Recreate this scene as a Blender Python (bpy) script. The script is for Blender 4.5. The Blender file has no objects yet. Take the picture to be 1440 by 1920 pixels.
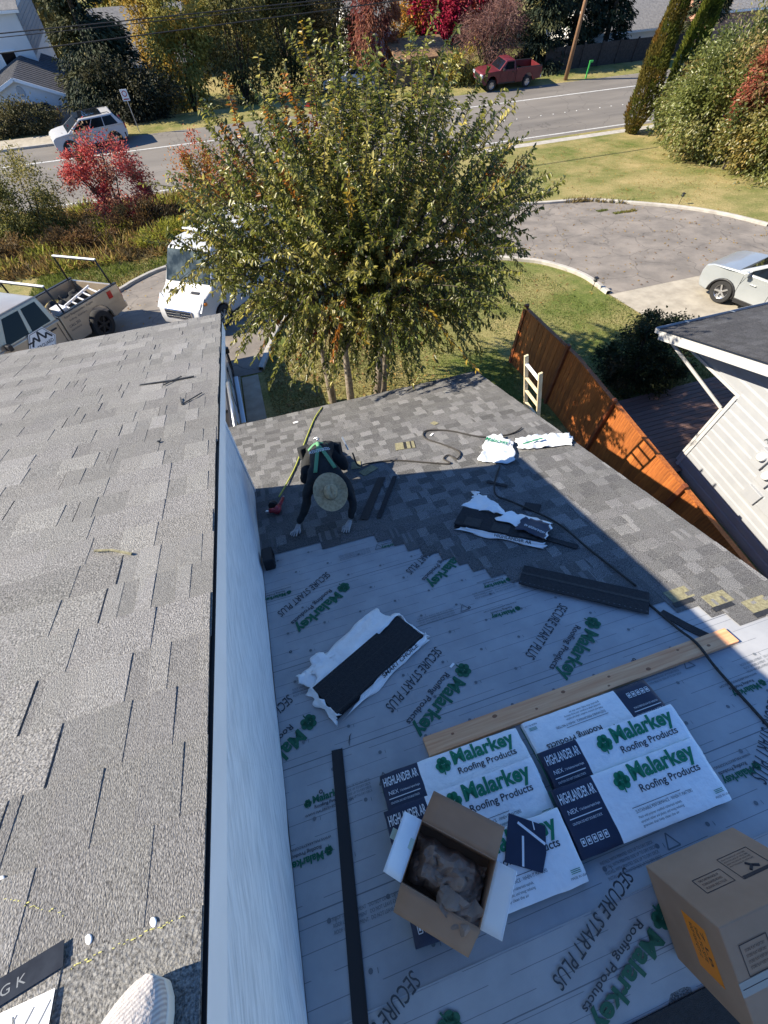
import bpy, bmesh, math, random
import numpy as np
from mathutils import Matrix, Vector, noise as mnoise
SC = bpy.context.scene
COL = SC.collection
rad = math.radians
random.seed(7); RNG = np.random.default_rng(7)
def lin(r, g, b):
    f = lambda c: (c/12.92 if c <= .04045 else ((c+.055)/1.055)**2.4)
    return (f(r/255), f(g/255), f(b/255))

# ------------------------------------------------------------ camera
cam = bpy.data.cameras.new('camera'); camo = bpy.data.objects.new('camera', cam); COL.objects.link(camo)
cam.sensor_fit = 'HORIZONTAL'; cam.sensor_width = 36.0; cam.lens = 20.891
cam.clip_start = .03; cam.clip_end = 400
YAW, PITCH, ROLL = rad(17.078), rad(58.292), rad(-.577)
fv = Vector((math.sin(YAW)*math.cos(PITCH), math.cos(YAW)*math.cos(PITCH), -math.sin(PITCH)))
rv = Vector((math.cos(YAW), -math.sin(YAW), 0)); uv = rv.cross(fv)
r2 = rv*math.cos(ROLL)+uv*math.sin(ROLL); u2 = -rv*math.sin(ROLL)+uv*math.cos(ROLL)
camo.matrix_world = Matrix(((r2.x, u2.x, -fv.x, 0), (r2.y, u2.y, -fv.y, 0), (r2.z, u2.z, -fv.z, 8.9), (0, 0, 0, 1)))
SC.camera = camo
SC.render.resolution_x = 768; SC.render.resolution_y = 1024

# ------------------------------------------------------------ sky, sun, exposure
SUN_DIR = Vector((3.33, -.90, -2.35)).normalized()      # the way the light travels
elev = math.asin(-SUN_DIR.z); az = math.atan2(-SUN_DIR.x, -SUN_DIR.y)
w = bpy.data.worlds.new('World'); SC.world = w; w.use_nodes = True
nt = w.node_tree; nt.nodes.clear()
sky = nt.nodes.new('ShaderNodeTexSky'); sky.sky_type = 'NISHITA'; sky.sun_disc = False
sky.sun_elevation = elev; sky.sun_rotation = az % (2*math.pi); sky.air_density = 1.0; sky.dust_density = .0; sky.ozone_density = 10.0
bg = nt.nodes.new('ShaderNodeBackground'); bg.inputs[1].default_value = .10
wo = nt.nodes.new('ShaderNodeOutputWorld')
nt.links.new(sky.outputs[0], bg.inputs[0]); nt.links.new(bg.outputs[0], wo.inputs[0])
sl = bpy.data.lights.new('sun', 'SUN'); sl.energy = 5.0; sl.angle = rad(.53); sl.color = (1, .89, .71)
so = bpy.data.objects.new('sun', sl); COL.objects.link(so); so.location = (-20, 6, 30)
so.rotation_euler = SUN_DIR.to_track_quat('-Z', 'Y').to_euler()
SC.view_settings.view_transform = 'Standard'; SC.view_settings.look = 'None'
SC.view_settings.exposure = 1.22; SC.view_settings.gamma = 1; SC.view_settings.use_curve_mapping = False

# ------------------------------------------------------------ helpers
class MB:
    """collects shapes, builds ONE mesh object"""
    def __init__(s): s.v = []; s.f = []; s.m = []; s.c = None
    def add(s, vs, fs, mi=0, M=None):
        o = len(s.v)
        s.v += [tuple(M @ Vector(p)) if M else tuple(p) for p in vs]
        s.f += [tuple(i+o for i in f) for f in fs]; s.m += [mi]*len(fs); return s
    def box(s, c, d, mi=0, M=None):
        x, y, z = c; a, b, e = d[0]/2, d[1]/2, d[2]/2
        return s.add([(x-a, y-b, z-e), (x+a, y-b, z-e), (x+a, y+b, z-e), (x-a, y+b, z-e), (x-a, y-b, z+e), (x+a, y-b, z+e), (x+a, y+b, z+e), (x-a, y+b, z+e)],
                     [(0, 3, 2, 1), (4, 5, 6, 7), (0, 1, 5, 4), (1, 2, 6, 5), (2, 3, 7, 6), (3, 0, 4, 7)], mi, M)
    def bar(s, a, b, w, h, mi=0, up=(0, 0, 1)):
        a, b = Vector(a), Vector(b); d = b-a; L = d.length; d.normalize(); u = Vector(up)
        y = u.cross(d)
        if y.length < 1e-4: y = Vector((1, 0, 0)).cross(d)
        y.normalize(); z = d.cross(y); c = (a+b)/2
        M = Matrix(((d.x, y.x, z.x, c.x), (d.y, y.y, z.y, c.y), (d.z, y.z, z.z, c.z), (0, 0, 0, 1)))
        return s.box((0, 0, 0), (L, w, h), mi, M)
    def tube(s, pts, r, n=8, mi=0, cap=True):
        pts = [Vector(p) for p in pts]; rs = r if isinstance(r, (list, tuple)) else [r]*len(pts)
        o = len(s.v); prev = None
        for i, p in enumerate(pts):
            d = (pts[min(i+1, len(pts)-1)]-pts[max(i-1, 0)]).normalized()
            if prev is None: x = d.orthogonal().normalized()
            else:
                x = prev-d*prev.dot(d); x = x.normalized() if x.length > 1e-5 else d.orthogonal().normalized()
            prev = x; y = d.cross(x)
            for k in range(n):
                a = 2*math.pi*k/n; s.v.append(tuple(p+(x*math.cos(a)+y*math.sin(a))*rs[i]))
        for i in range(len(pts)-1):
            for k in range(n):
                s.f.append((o+i*n+k, o+i*n+(k+1) % n, o+(i+1)*n+(k+1) % n, o+(i+1)*n+k)); s.m.append(mi)
        if cap:
            s.f.append(tuple(o+k for k in range(n))[::-1]); s.f.append(tuple(o+(len(pts)-1)*n+k for k in range(n))); s.m += [mi, mi]
        return s
    def lathe(s, prof, n=20, mi=0, M=None):
        vs = []; fs = []
        for (r, z) in prof: vs += [(r*math.cos(2*math.pi*k/n), r*math.sin(2*math.pi*k/n), z) for k in range(n)]
        for i in range(len(prof)-1):
            for k in range(n): fs.append((i*n+k, i*n+(k+1) % n, (i+1)*n+(k+1) % n, (i+1)*n+k))
        return s.add(vs, fs, mi, M)
    def prism(s, poly, z0, z1, mi=0, M=None):
        n = len(poly); vs = [(x, y, z0) for x, y in poly]+[(x, y, z1) for x, y in poly]
        fs = [tuple(range(n))[::-1], tuple(range(n, 2*n))]+[(i, (i+1) % n, n+(i+1) % n, n+i) for i in range(n)]
        return s.add(vs, fs, mi, M)
    def grid(s, fn, nu, nv, mi=0):
        o = len(s.v)
        for j in range(nv+1):
            for i in range(nu+1): s.v.append(tuple(fn(i/nu, j/nv)))
        for j in range(nv):
            for i in range(nu):
                a = o+j*(nu+1)+i; s.f.append((a, a+1, a+nu+2, a+nu+1)); s.m.append(mi)
        return s
    def mesh(s, name, mats, smooth=False, sharp=None):
        me = bpy.data.meshes.new(name); me.from_pydata(s.v, [], s.f)
        for m in (mats if isinstance(mats, (list, tuple)) else [mats]): me.materials.append(m)
        me.polygons.foreach_set('material_index', s.m)
        if smooth:
            me.polygons.foreach_set('use_smooth', [True]*len(s.f))
            if sharp: me.set_sharp_from_angle(angle=rad(sharp))
        me.update(); return me
    def build(s, name, mats, parent=None, smooth=False, sharp=None, bevel=0, seg=2, sub=0, M=None):
        o = bpy.data.objects.new(name, s.mesh(name, mats, smooth, sharp)); COL.objects.link(o)
        if parent: o.parent = parent
        if M is not None: o.matrix_basis = M
        if bevel:
            b = o.modifiers.new('bevel', 'BEVEL'); b.width = bevel; b.segments = seg; b.limit_method = 'ANGLE'; b.angle_limit = rad(38)
        if sub:
            b = o.modifiers.new('sub', 'SUBSURF'); b.levels = sub; b.render_levels = sub
        return o
def tag(o, label=None, cat=None, group=None, kind=None):
    if label: o['label'] = label
    if cat: o['category'] = cat
    if group: o['group'] = group
    if kind: o['kind'] = kind
    return o
def thing(name, label, cat, M=None, group=None):
    o = bpy.data.objects.new(name, None); COL.objects.link(o); o.empty_display_size = .2
    if M is not None: o.matrix_basis = M if isinstance(M, Matrix) else Matrix.Translation(M)
    return tag(o, label, cat, group)
def put(me, name, parent, M=None):
    o = bpy.data.objects.new(name, me); COL.objects.link(o); o.parent = parent
    if M is not None: o.matrix_basis = M
    return o
def copy_tree(o, parent=None, M=None):
    c = o.copy(); COL.objects.link(c); c.parent = parent
    if M is not None: c.matrix_basis = M
    for ch in list(o.children): copy_tree(ch, c)
    return c
T = lambda x, y, z=0: Matrix.Translation((x, y, z))
RZ = lambda a: Matrix.Rotation(rad(a), 4, 'Z')
RX = lambda a: Matrix.Rotation(rad(a), 4, 'X')
RY = lambda a: Matrix.Rotation(rad(a), 4, 'Y')
def spline(pts, n=8):
    P = [Vector(p) for p in pts]; P = [P[0]*2-P[1]]+P+[P[-1]*2-P[-2]]; out = []
    for i in range(1, len(P)-2):
        for k in range(n):
            t = k/n; a, b, c, d = P[i-1:i+3]
            out.append(.5*((2*b)+(c-a)*t+(2*a-5*b+4*c-d)*t*t+(3*b-a-3*c+d)*t**3))
    return out+[P[-2]]
def nz(x, y, z=0): return mnoise.noise(Vector((x, y, z)))

# ------------------------------------------------------------ materials
def mat(name, c, c2=None, rough=.8, ns=4, detail=4, bump=0, bs=60, metal=0, attr=False, rnd=0, coat=0, spec=.5, trans=0, alpha=1, ramp=(.35, .65), emit=None, aniso=None, bstretch=None, sheen=0):
    m = bpy.data.materials.new(name); m.use_nodes = True; N = m.node_tree.nodes; Lk = m.node_tree.links
    b = N['Principled BSDF']; b.inputs['Roughness'].default_value = rough; b.inputs['Metallic'].default_value = metal
    b.inputs['Specular IOR Level'].default_value = spec; b.inputs['Coat Weight'].default_value = coat
    if trans: b.inputs['Transmission Weight'].default_value = trans
    b.inputs['Alpha'].default_value = alpha
    tc = N.new('ShaderNodeTexCoord'); co = tc.outputs['Object']
    if aniso:
        mp = N.new('ShaderNodeMapping'); mp.inputs['Scale'].default_value = aniso; Lk.new(co, mp.inputs[0]); co = mp.outputs[0]
    col = None
    if c2 is not None:
        nn = N.new('ShaderNodeTexNoise'); nn.inputs['Scale'].default_value = ns; nn.inputs['Detail'].default_value = detail; nn.inputs['Roughness'].default_value = .6
        Lk.new(co, nn.inputs['Vector'])
        rp = N.new('ShaderNodeValToRGB'); rp.color_ramp.elements[0].position = ramp[0]; rp.color_ramp.elements[1].position = ramp[1]
        rp.color_ramp.elements[0].color = (*c, 1); rp.color_ramp.elements[1].color = (*c2, 1)
        Lk.new(nn.outputs[0], rp.inputs[0]); col = rp.outputs[0]
    def mul(a, bsock):
        mx = N.new('ShaderNodeMix'); mx.data_type = 'RGBA'; mx.blend_type = 'MULTIPLY'; mx.inputs[0].default_value = 1
        if a is None: mx.inputs[6].default_value = (*c, 1)
        else: Lk.new(a, mx.inputs[6])
        Lk.new(bsock, mx.inputs[7]); return mx.outputs[2]
    if attr:
        at = N.new('ShaderNodeAttribute'); at.attribute_name = 'Col'; col = mul(col, at.outputs[0])
    if rnd:
        oi = N.new('ShaderNodeObjectInfo'); mr = N.new('ShaderNodeMapRange'); mr.inputs[3].default_value = 1-rnd; mr.inputs[4].default_value = 1+rnd
        Lk.new(oi.outputs['Random'], mr.inputs[0]); cc = N.new('ShaderNodeCombineColor')
        for i in range(3): Lk.new(mr.outputs[0], cc.inputs[i])
        col = mul(col, cc.outputs[0])
    if col is None: b.inputs['Base Color'].default_value = (*c, 1)
    else: Lk.new(col, b.inputs['Base Color'])
    if bump:
        n2 = N.new('ShaderNodeTexNoise'); n2.inputs['Scale'].default_value = bs; n2.inputs['Detail'].default_value = 3; Lk.new(co, n2.inputs['Vector'])
        bp = N.new('ShaderNodeBump'); bp.inputs['Strength'].default_value = min(1, bump); bp.inputs['Distance'].default_value = .01 if bump <= 1 else .01*bump
        Lk.new(n2.outputs[0], bp.inputs['Height']); Lk.new(bp.outputs[0], b.inputs['Normal'])
    if emit: b.inputs['Emission Color'].default_value = (*emit, 1); b.inputs['Emission Strength'].default_value = 1
    return m
def leafmat(name, rough=.45, tl=.35, spec=.5):
    m = bpy.data.materials.new(name); m.use_nodes = True; N = m.node_tree.nodes; Lk = m.node_tree.links
    b = N['Principled BSDF']; b.inputs['Roughness'].default_value = rough; b.inputs['Specular IOR Level'].default_value = spec
    at = N.new('ShaderNodeAttribute'); at.attribute_name = 'Col'; Lk.new(at.outputs[0], b.inputs['Base Color'])
    tr = N.new('ShaderNodeBsdfTranslucent'); mx = N.new('ShaderNodeMixShader'); mx.inputs[0].default_value = tl
    Lk.new(at.outputs[0], tr.inputs[0]); Lk.new(b.outputs[0], mx.inputs[1]); Lk.new(tr.outputs[0], mx.inputs[2])
    Lk.new(mx.outputs[0], N['Material Output'].inputs[0]); return m
def shinglemat(name, dark, light, gs):
    """ceramic granules: fine two-scale speckle over a tab tone (Col) and a per-shingle drift"""
    m = mat(name, dark, light, rough=.93, ns=gs, detail=2, attr=True, rnd=.11, bump=.55, bs=gs*.8, ramp=(.32, .68), spec=.08)
    return m
MT = {}
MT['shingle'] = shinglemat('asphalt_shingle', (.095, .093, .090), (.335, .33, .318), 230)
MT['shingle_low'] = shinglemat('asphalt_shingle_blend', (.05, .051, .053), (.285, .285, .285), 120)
MT['tar'] = mat('tar_strip', (.012, .012, .014), (.03, .03, .032), rough=.6, ns=60, bump=.3, bs=120)
MT['deck'] = mat('roof_deck', (.16, .10, .06), (.28, .19, .11), ns=14, bump=.3)
MT['white_trim'] = mat('white_trim_paint', (.80, .80, .80), (.86, .86, .86), rough=.5, ns=6)
MT['wallboard'] = mat('primed_wood_panel', (.60, .61, .62), (.86, .86, .86), rough=.75, ns=9, detail=6, bump=.7, bs=13, aniso=(1, .55, 5), ramp=(.3, .6))
MT['siding'] = mat('grey_siding', (.28, .295, .325), (.315, .33, .355), rough=.6, ns=3)
MT['beige_siding'] = mat('beige_siding', (.5, .47, .41), (.56, .53, .46), rough=.7, ns=2)
MT['concrete'] = mat('concrete', (.28, .25, .20), (.40, .36, .29), rough=.9, ns=2.2, detail=8, bump=.3, bs=40)
MT['kerb'] = mat('kerb_concrete', (.30, .28, .25), (.42, .40, .36), rough=.9, ns=3, detail=8, bump=.3, bs=30)
MT['asphalt_old'] = mat('old_asphalt', (.125, .112, .10), (.25, .22, .19), rough=.95, ns=1.1, detail=10, bump=.5, bs=60, ramp=(.3, .72))
MT['asphalt'] = mat('road_asphalt', (.125, .115, .105), (.195, .178, .158), rough=.9, ns=.6, detail=9, bump=.3, bs=50, ramp=(.3, .7), aniso=(.25, 1.6, 1))
MT['line'] = mat('road_paint', (.40, .40, .39), (.58, .58, .56), rough=.6, ns=8)
MT['cedar'] = mat('stained_cedar', (.20, .055, .014), (.40, .13, .027), rough=.6, ns=5, detail=6, rnd=.25, bump=.3, bs=20, aniso=(6, 6, .6))
MT['cedar_dark'] = mat('stained_cedar_post', (.12, .03, .012), (.2, .06, .02), rough=.6, ns=6)
MT['deckboard'] = mat('dark_deck_board', (.11, .065, .055), (.16, .10, .085), rough=.55, ns=9, rnd=.2, aniso=(.4, 6, 6))
MT['lumber'] = mat('fir_lumber', (.66, .27, .12), (.86, .50, .27), rough=.7, ns=5, detail=7, aniso=(.35, 9, 9), bump=.2, bs=30, ramp=(.3, .7))
MT['ladder_wood'] = mat('pale_ladder_wood', (.58, .47, .29), (.7, .6, .4), rough=.6, ns=8)
MT['bark'] = mat('tree_bark', (.12, .09, .065), (.30, .25, .19), rough=.95, ns=14, detail=6, bump=1, bs=30)
MT['bark_dark'] = mat('dark_bark', (.035, .027, .02), (.09, .07, .055), rough=.95, ns=10, bump=1, bs=20)
MT['pole'] = mat('utility_pole_wood', (.16, .085, .045), (.30, .17, .09), rough=.9, ns=6, aniso=(6, 6, .5))
MT['wire'] = mat('black_wire', (.012, .012, .013), rough=.6)
MT['glass'] = mat('tinted_glass', (.006, .008, .011), rough=.03, spec=.15)
MT['glass_clear'] = mat('windscreen_glass', (.02, .028, .032), (.10, .125, .13), rough=.03, ns=2.2, spec=.2, ramp=(.4, .7))
MT['black'] = mat('black_plastic', (.012, .012, .014), rough=.5)
MT['rubber'] = mat('tyre_rubber', (.014, .014, .015), (.022, .022, .022), rough=.85, ns=20)
MT['alloy'] = mat('alloy', (.55, .56, .58), rough=.3, metal=.9)
MT['steel'] = mat('silver_metal', (.5, .52, .55), rough=.35, metal=.8)
MT['chrome'] = mat('chrome', (.7, .7, .72), rough=.12, metal=1)
MT['lamp'] = mat('headlamp', (.5, .53, .56), rough=.08, spec=.9)
MT['red_lens'] = mat('red_lens', (.4, .01, .008), rough=.2)
MT['amber'] = mat('amber_lens', (.7, .2, .02), rough=.2)
MT['paint_white'] = mat('white_car_paint', (.43, .43, .43), (.47, .47, .47), rough=.3, ns=2, coat=.4)
MT['paint_silver'] = mat('champagne_car_paint', (.33, .27, .20), (.41, .345, .26), rough=.3, metal=.3, ns=1.2, coat=.5)
MT['paint_grey'] = mat('pale_silver_car_paint', (.30, .32, .33), (.35, .37, .38), rough=.32, metal=.3, ns=1, coat=.6)
MT['paint_red'] = mat('faded_red_car_paint', (.085, .008, .012), (.125, .016, .02), rough=.45, ns=3, coat=.2)
MT['paint_dark'] = mat('dark_car_paint', (.02, .02, .025), rough=.25, coat=.6)
MT['plastic_white'] = mat('white_poly_wrapper', (.86, .87, .88), (.93, .93, .93), rough=.28, ns=7, bump=1, bs=17)
MT['navy'] = mat('navy_print', (.012, .018, .045), (.02, .027, .06), rough=.45, ns=5)
MT['green'] = mat('green_print', (.004, .19, .085), rough=.5)
MT['green_faint'] = mat('green_print_on_felt', (.005, .10, .055), rough=.7)
MT['ink'] = mat('dark_ink', (.03, .038, .05), rough=.7)
MT['tape_dark'] = mat('dark_tape', (.016, .02, .03), (.026, .032, .045), rough=.9, ns=30, spec=.1)
MT['ink_soft'] = mat('soft_ink', (.13, .145, .165), rough=.7)
MT['white_ink'] = mat('white_print', (.78, .79, .8), rough=.5)
MT['card'] = mat('brown_cardboard', (.40, .225, .13), (.46, .27, .165), rough=.85, ns=3, detail=6)
MT['card_in'] = mat('cardboard_inside', (.24, .13, .075), (.31, .18, .11), rough=.9, ns=4)
MT['card_white'] = mat('white_card', (.84, .84, .86), (.9, .9, .9), rough=.55, ns=3)
MT['kraft'] = mat('crumpled_kraft_paper', (.27, .18, .13), (.38, .265, .2), rough=.9, ns=5, bump=.8, bs=18)
MT['card_ink'] = mat('carton_ink', (.05, .035, .032), rough=.8)
MT['tape'] = mat('packing_tape', (.42, .32, .23), rough=.25, coat=.5)
MT['orange'] = mat('orange_label', (1.0, .27, .01), rough=.5)
MT['tape_pale'] = mat('pale_tape', (.5, .55, .42), rough=.3)
MT['felt_black'] = mat('black_membrane', (.012, .013, .016), (.022, .023, .028), rough=.85, ns=40, bump=.5, bs=160)
MT['metal_black'] = mat('black_flashing', (.007, .007, .010), rough=.55)
MT['cloth_black'] = mat('black_cloth', (.008, .009, .011), (.018, .02, .022), rough=.9, ns=9, bump=.6, bs=18)
MT['vest'] = mat('dark_green_vest', (.008, .02, .016), rough=.85)
MT['strap'] = mat('green_harness_strap', (.10, .27, .14), rough=.8)
MT['straw'] = mat('straw', (.36, .27, .15), (.56, .44, .27), rough=.8, ns=30, bump=.7, bs=80)
MT['glove'] = mat('pale_work_glove', (.30, .30, .31), (.44, .44, .44), rough=.85, ns=14)
MT['skin'] = mat('skin', (.36, .2, .13), rough=.55)
MT['hose_yellow'] = mat('yellow_hose', (.42, .44, .07), rough=.5)
MT['hose_black'] = mat('black_rope', (.018, .016, .016), (.05, .045, .04), rough=.85, ns=70)
MT['tool_red'] = mat('red_tool', (.32, .025, .04), rough=.4)
MT['roof_tile'] = mat('dark_roof_tile', (.06, .062, .068), (.10, .10, .11), rough=.85, ns=6)
MT['roof_grey'] = mat('far_grey_shingle', (.15, .15, .155), (.24, .235, .23), rough=.9, ns=5, detail=8)
MT['roof_moss'] = mat('leafy_old_roof', (.10, .05, .03), (.25, .15, .07), rough=.95, ns=5, detail=8, bump=1, bs=12)
MT['house_white'] = mat('white_house_paint', (.66, .67, .68), (.72, .72, .72), rough=.6, ns=1)
MT['house_grey'] = mat('garage_door_grey', (.42, .43, .44), (.48, .48, .48), rough=.6, ns=2)
MT['old_wood'] = mat('weathered_wood', (.07, .055, .045), (.15, .12, .095), rough=.9, ns=7, aniso=(1, 1, 6), rnd=.25)
MT['dark_fence'] = mat('dark_fence_board', (.022, .018, .017), (.05, .04, .036), rough=.9, ns=7, rnd=.25)
MT['brick'] = mat('reddish_wall', (.33, .17, .12), (.42, .24, .17), rough=.9, ns=6)
MT['soffit'] = mat('soffit_grey', (.36, .36, .37), rough=.7)
MT['shoe'] = mat('pale_knit_shoe', (.50, .47, .44), (.57, .535, .50), rough=.85, ns=70, bump=.3, bs=160)
def knit(m):
    N = m.node_tree.nodes; Lk = m.node_tree.links; b = N['Principled BSDF']; src = b.inputs['Base Color'].links[0].from_socket
    tc = N.new('ShaderNodeTexCoord'); mp = N.new('ShaderNodeMapping'); mp.inputs['Rotation'].default_value = (0, 0, rad(28)); Lk.new(tc.outputs['Object'], mp.inputs[0])
    wv = N.new('ShaderNodeTexWave'); wv.inputs['Scale'].default_value = 62; wv.inputs['Distortion'].default_value = .6; Lk.new(mp.outputs[0], wv.inputs[0])
    mx = N.new('ShaderNodeMix'); mx.data_type = 'RGBA'; mx.blend_type = 'MULTIPLY'; Lk.new(wv.outputs[1], mx.inputs[0]); Lk.new(src, mx.inputs[6]); mx.inputs[7].default_value = (.68, .65, .66, 1); Lk.new(mx.outputs[2], b.inputs['Base Color'])
knit(MT['shoe'])
MT['shoe_sole'] = mat('shoe_sole', (.62, .60, .54), rough=.6)
MT['lime'] = mat('lime_marker', (.06, .5, .09), rough=.5)
MT['sign'] = mat('sign_face', (.75, .74, .72), rough=.5)
MT['yellow_felt'] = mat('tan_shingle_back', (.16, .145, .085), (.27, .25, .15), rough=.9, ns=40, bump=.4, bs=120)
MT['leaf'] = leafmat('leaves', .36, .48, .55)
MT['film'] = mat('loose_plastic_film', (.58, .62, .66), (.70, .73, .76), rough=.3, ns=6, bump=.8, bs=10)
MT['trim_neighbour'] = mat('neighbour_trim', (.40, .405, .41), (.46, .46, .46), rough=.6, ns=4)
MT['leaf_soft'] = leafmat('soft_leaves', .6, .4, .3)
MT['needle'] = leafmat('needles', .7, .12, .2)
MT['bluebin'] = mat('blue_bucket', (.12, .16, .3), rough=.5)
# ------------------------------------------------------------ terrain
def sm(x):
    x = min(1, max(0, x)); return x*x*(3-2*x)
def zg(y):
    t = min(1, max(0, (y-7)/27)); z = -4.2*(.6*t+.4*sm(t))
    return z-1.5*sm((y-46.3)/7)
YB = [-30, -10]+[float(v) for v in np.arange(-4, 60.1, .75)]+[66, 75, 90, 120, 160]
def drape(name, poly, dz, m, thick=0):
    """a sheet that follows the ground, dz above it"""
    bm = bmesh.new(); bm.faces.new([bm.verts.new((x, y, 0)) for x, y in poly])
    y0, y1 = min(p[1] for p in poly), max(p[1] for p in poly)
    for y in YB:
        if y0 < y < y1:
            bmesh.ops.bisect_plane(bm, geom=bm.verts[:]+bm.edges[:]+bm.faces[:], plane_co=(0, y, 0), plane_no=(0, 1, 0))
    bmesh.ops.triangulate(bm, faces=bm.faces[:])
    for v in bm.verts: v.co.z = zg(v.co.y)+dz
    bmesh.ops.recalc_face_normals(bm, faces=bm.faces[:])
    if sum(f.normal.z for f in bm.faces) < 0: bmesh.ops.reverse_faces(bm, faces=bm.faces[:])
    me = bpy.data.meshes.new(name); bm.to_mesh(me); bm.free(); me.materials.append(m)
    o = bpy.data.objects.new(name, me); COL.objects.link(o); return tag(o, kind='structure')
def groundmat():
    m = bpy.data.materials.new('lawn'); m.use_nodes = True; N = m.node_tree.nodes; Lk = m.node_tree.links; b = N['Principled BSDF']
    b.inputs['Roughness'].default_value = .95; b.inputs['Specular IOR Level'].default_value = .15
    tc = N.new('ShaderNodeTexCoord')
    def noise(s, d=6):
        n = N.new('ShaderNodeTexNoise'); n.inputs['Scale'].default_value = s; n.inputs['Detail'].default_value = d; n.inputs['Roughness'].default_value = .65
        Lk.new(tc.outputs['Object'], n.inputs['Vector']); return n.outputs[0]
    def ramp(x, a, ca, bb, cb):
        r = N.new('ShaderNodeValToRGB'); r.color_ramp.elements[0].position = a; r.color_ramp.elements[1].position = bb
        r.color_ramp.elements[0].color = (*ca, 1); r.color_ramp.elements[1].color = (*cb, 1); Lk.new(x, r.inputs[0]); return r.outputs[0]
    fine = noise(16, 5)
    g = ramp(fine, .3, (.055, .085, .018), .7, (.16, .185, .045))
    d = ramp(fine, .3, (.24, .185, .075), .7, (.47, .38, .185))
    f = ramp(noise(.42, 9), .33, (0, 0, 0), .66, (1, 1, 1))
    mx = N.new('ShaderNodeMix'); mx.data_type = 'RGBA'; Lk.new(f, mx.inputs[0]); Lk.new(g, mx.inputs[6]); Lk.new(d, mx.inputs[7])
    Lk.new(mx.outputs[2], b.inputs['Base Color'])
    bp = N.new('ShaderNodeBump'); bp.inputs['Strength'].default_value = .8; bp.inputs['Distance'].default_value = .05
    Lk.new(noise(30, 4), bp.inputs['Height']); Lk.new(bp.outputs[0], b.inputs['Normal']); return m
MT['lawn'] = groundmat()
XB = list(np.linspace(-90, 130, 45)); mb = MB()
for y in YB:
    for x in XB: mb.v.append((x, y, zg(y)))
nx = len(XB)
for j in range(len(YB)-1):
    for i in range(nx-1): a = j*nx+i; mb.f.append((a, a+1, a+nx+1, a+nx)); mb.m.append(0)
tag(mb.build('ground', MT['lawn'], smooth=True), kind='structure')

# street beyond, with its edge lines, markers and pavement
drape('road', [(-90, 34.0), (130, 34.0), (130, 43.9), (-90, 43.9)], .012, MT['asphalt'])
road = bpy.data.objects['road']
for y0, y1 in ((34.42, 34.56), (41.15, 41.30)):
    mb = MB(); mb.box((20, (y0+y1)/2, -4.2+.018), (220, y1-y0, .004)); mb.build('edge_line', MT['line'], road)
mk = MB().lathe([(.055, 0), (.05, .018), (.02, .024), (0, .025)], 10).mesh('road_marker', MT['line'], True)
for i in range(14): put(mk, 'road_marker', road, T(19.4+i*1.02, 37.9+.02*(i % 3), -4.186))
drape('pavement', [(-90, 44.05), (-8.6, 44.05), (-8.6, 45.7), (-90, 45.7)], .10, MT['concrete'])
drape('shoulder', [(-90, 33.0), (28, 33.0), (60, 32.6), (130, 32.6), (130, 34.0), (-90, 34.0)], .006, MT['kerb'])
mb = MB(); mb.box((-49.3, 43.97, -4.13), (81.4, .15, .15)); tag(mb.build('kerb_stone', MT['kerb'], bevel=.02), kind='structure')
# the private lane with its bulb, the concrete drives and walks
lane = [(-16, 15.0), (-9, 17.2), (-5.7, 19.6), (-4.6, 20.9), (-3.3, 21.9), (0, 22.9), (8, 23.2), (13, 22.6), (15.8, 21.8), (17.6, 21.25), (19.05, 19.85), (20.55, 18.05), (21.4, 16.4), (21.85, 14.55), (22, 11.83),
        (12.12, 11.83), (12.2, 12.6), (12.14, 13.4), (11.98, 14.1), (11.7, 14.7), (11.36, 15.25), (10.95, 15.67), (9, 16.9), (5.6, 17.3), (2.2, 16.3), (.6, 14.2), (-.35, 11.6), (-16, 11.6)]
def cracks(m, sc=.55, wid=.012, dark=.45):
    N = m.node_tree.nodes; Lk = m.node_tree.links; b = N['Principled BSDF']; src = b.inputs['Base Color'].links[0].from_socket
    tc = N.new('ShaderNodeTexCoord'); nn = N.new('ShaderNodeTexNoise'); nn.inputs['Scale'].default_value = 1.3; nn.inputs['Detail'].default_value = 6; Lk.new(tc.outputs['Object'], nn.inputs['Vector'])
    mp = N.new('ShaderNodeMix'); mp.data_type = 'RGBA'; mp.blend_type = 'ADD'; mp.inputs[0].default_value = .9; Lk.new(tc.outputs['Object'], mp.inputs[6]); Lk.new(nn.outputs[1], mp.inputs[7])
    v = N.new('ShaderNodeTexVoronoi'); v.feature = 'DISTANCE_TO_EDGE'; v.inputs['Scale'].default_value = sc; Lk.new(mp.outputs[2], v.inputs['Vector'])
    c = N.new('ShaderNodeMath'); c.operation = 'LESS_THAN'; c.inputs[1].default_value = wid; Lk.new(v.outputs[0], c.inputs[0])
    q = N.new('ShaderNodeMath'); q.operation = 'MULTIPLY'; q.inputs[1].default_value = dark; Lk.new(c.outputs[0], q.inputs[0])
    mx = N.new('ShaderNodeMix'); mx.data_type = 'RGBA'; Lk.new(q.outputs[0], mx.inputs[0]); Lk.new(src, mx.inputs[6]); mx.inputs[7].default_value = (.05, .045, .04, 1); Lk.new(mx.outputs[2], b.inputs['Base Color'])
cracks(MT['asphalt_old']); cracks(MT['asphalt'], .3, .006, .4)
drape('private_lane', lane, .012, MT['asphalt_old'])
drape('concrete_driveway', [(12.3, 7.5), (22, 7.5), (22, 11.82), (12.12, 11.82), (12.3, 9.3)], .016, MT['concrete'])
drape('parking_pad', [(-16, 4.6), (-1.25, 4.6), (-1.02, 11.59), (-16, 11.59)], .016, MT['concrete'])
drape('front_walk', [(-1.2, 4.6), (-.45, 6.0), (-.52, 9.0), (-.48, 11.5), (-.98, 11.5)], .02, MT['concrete'])
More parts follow.
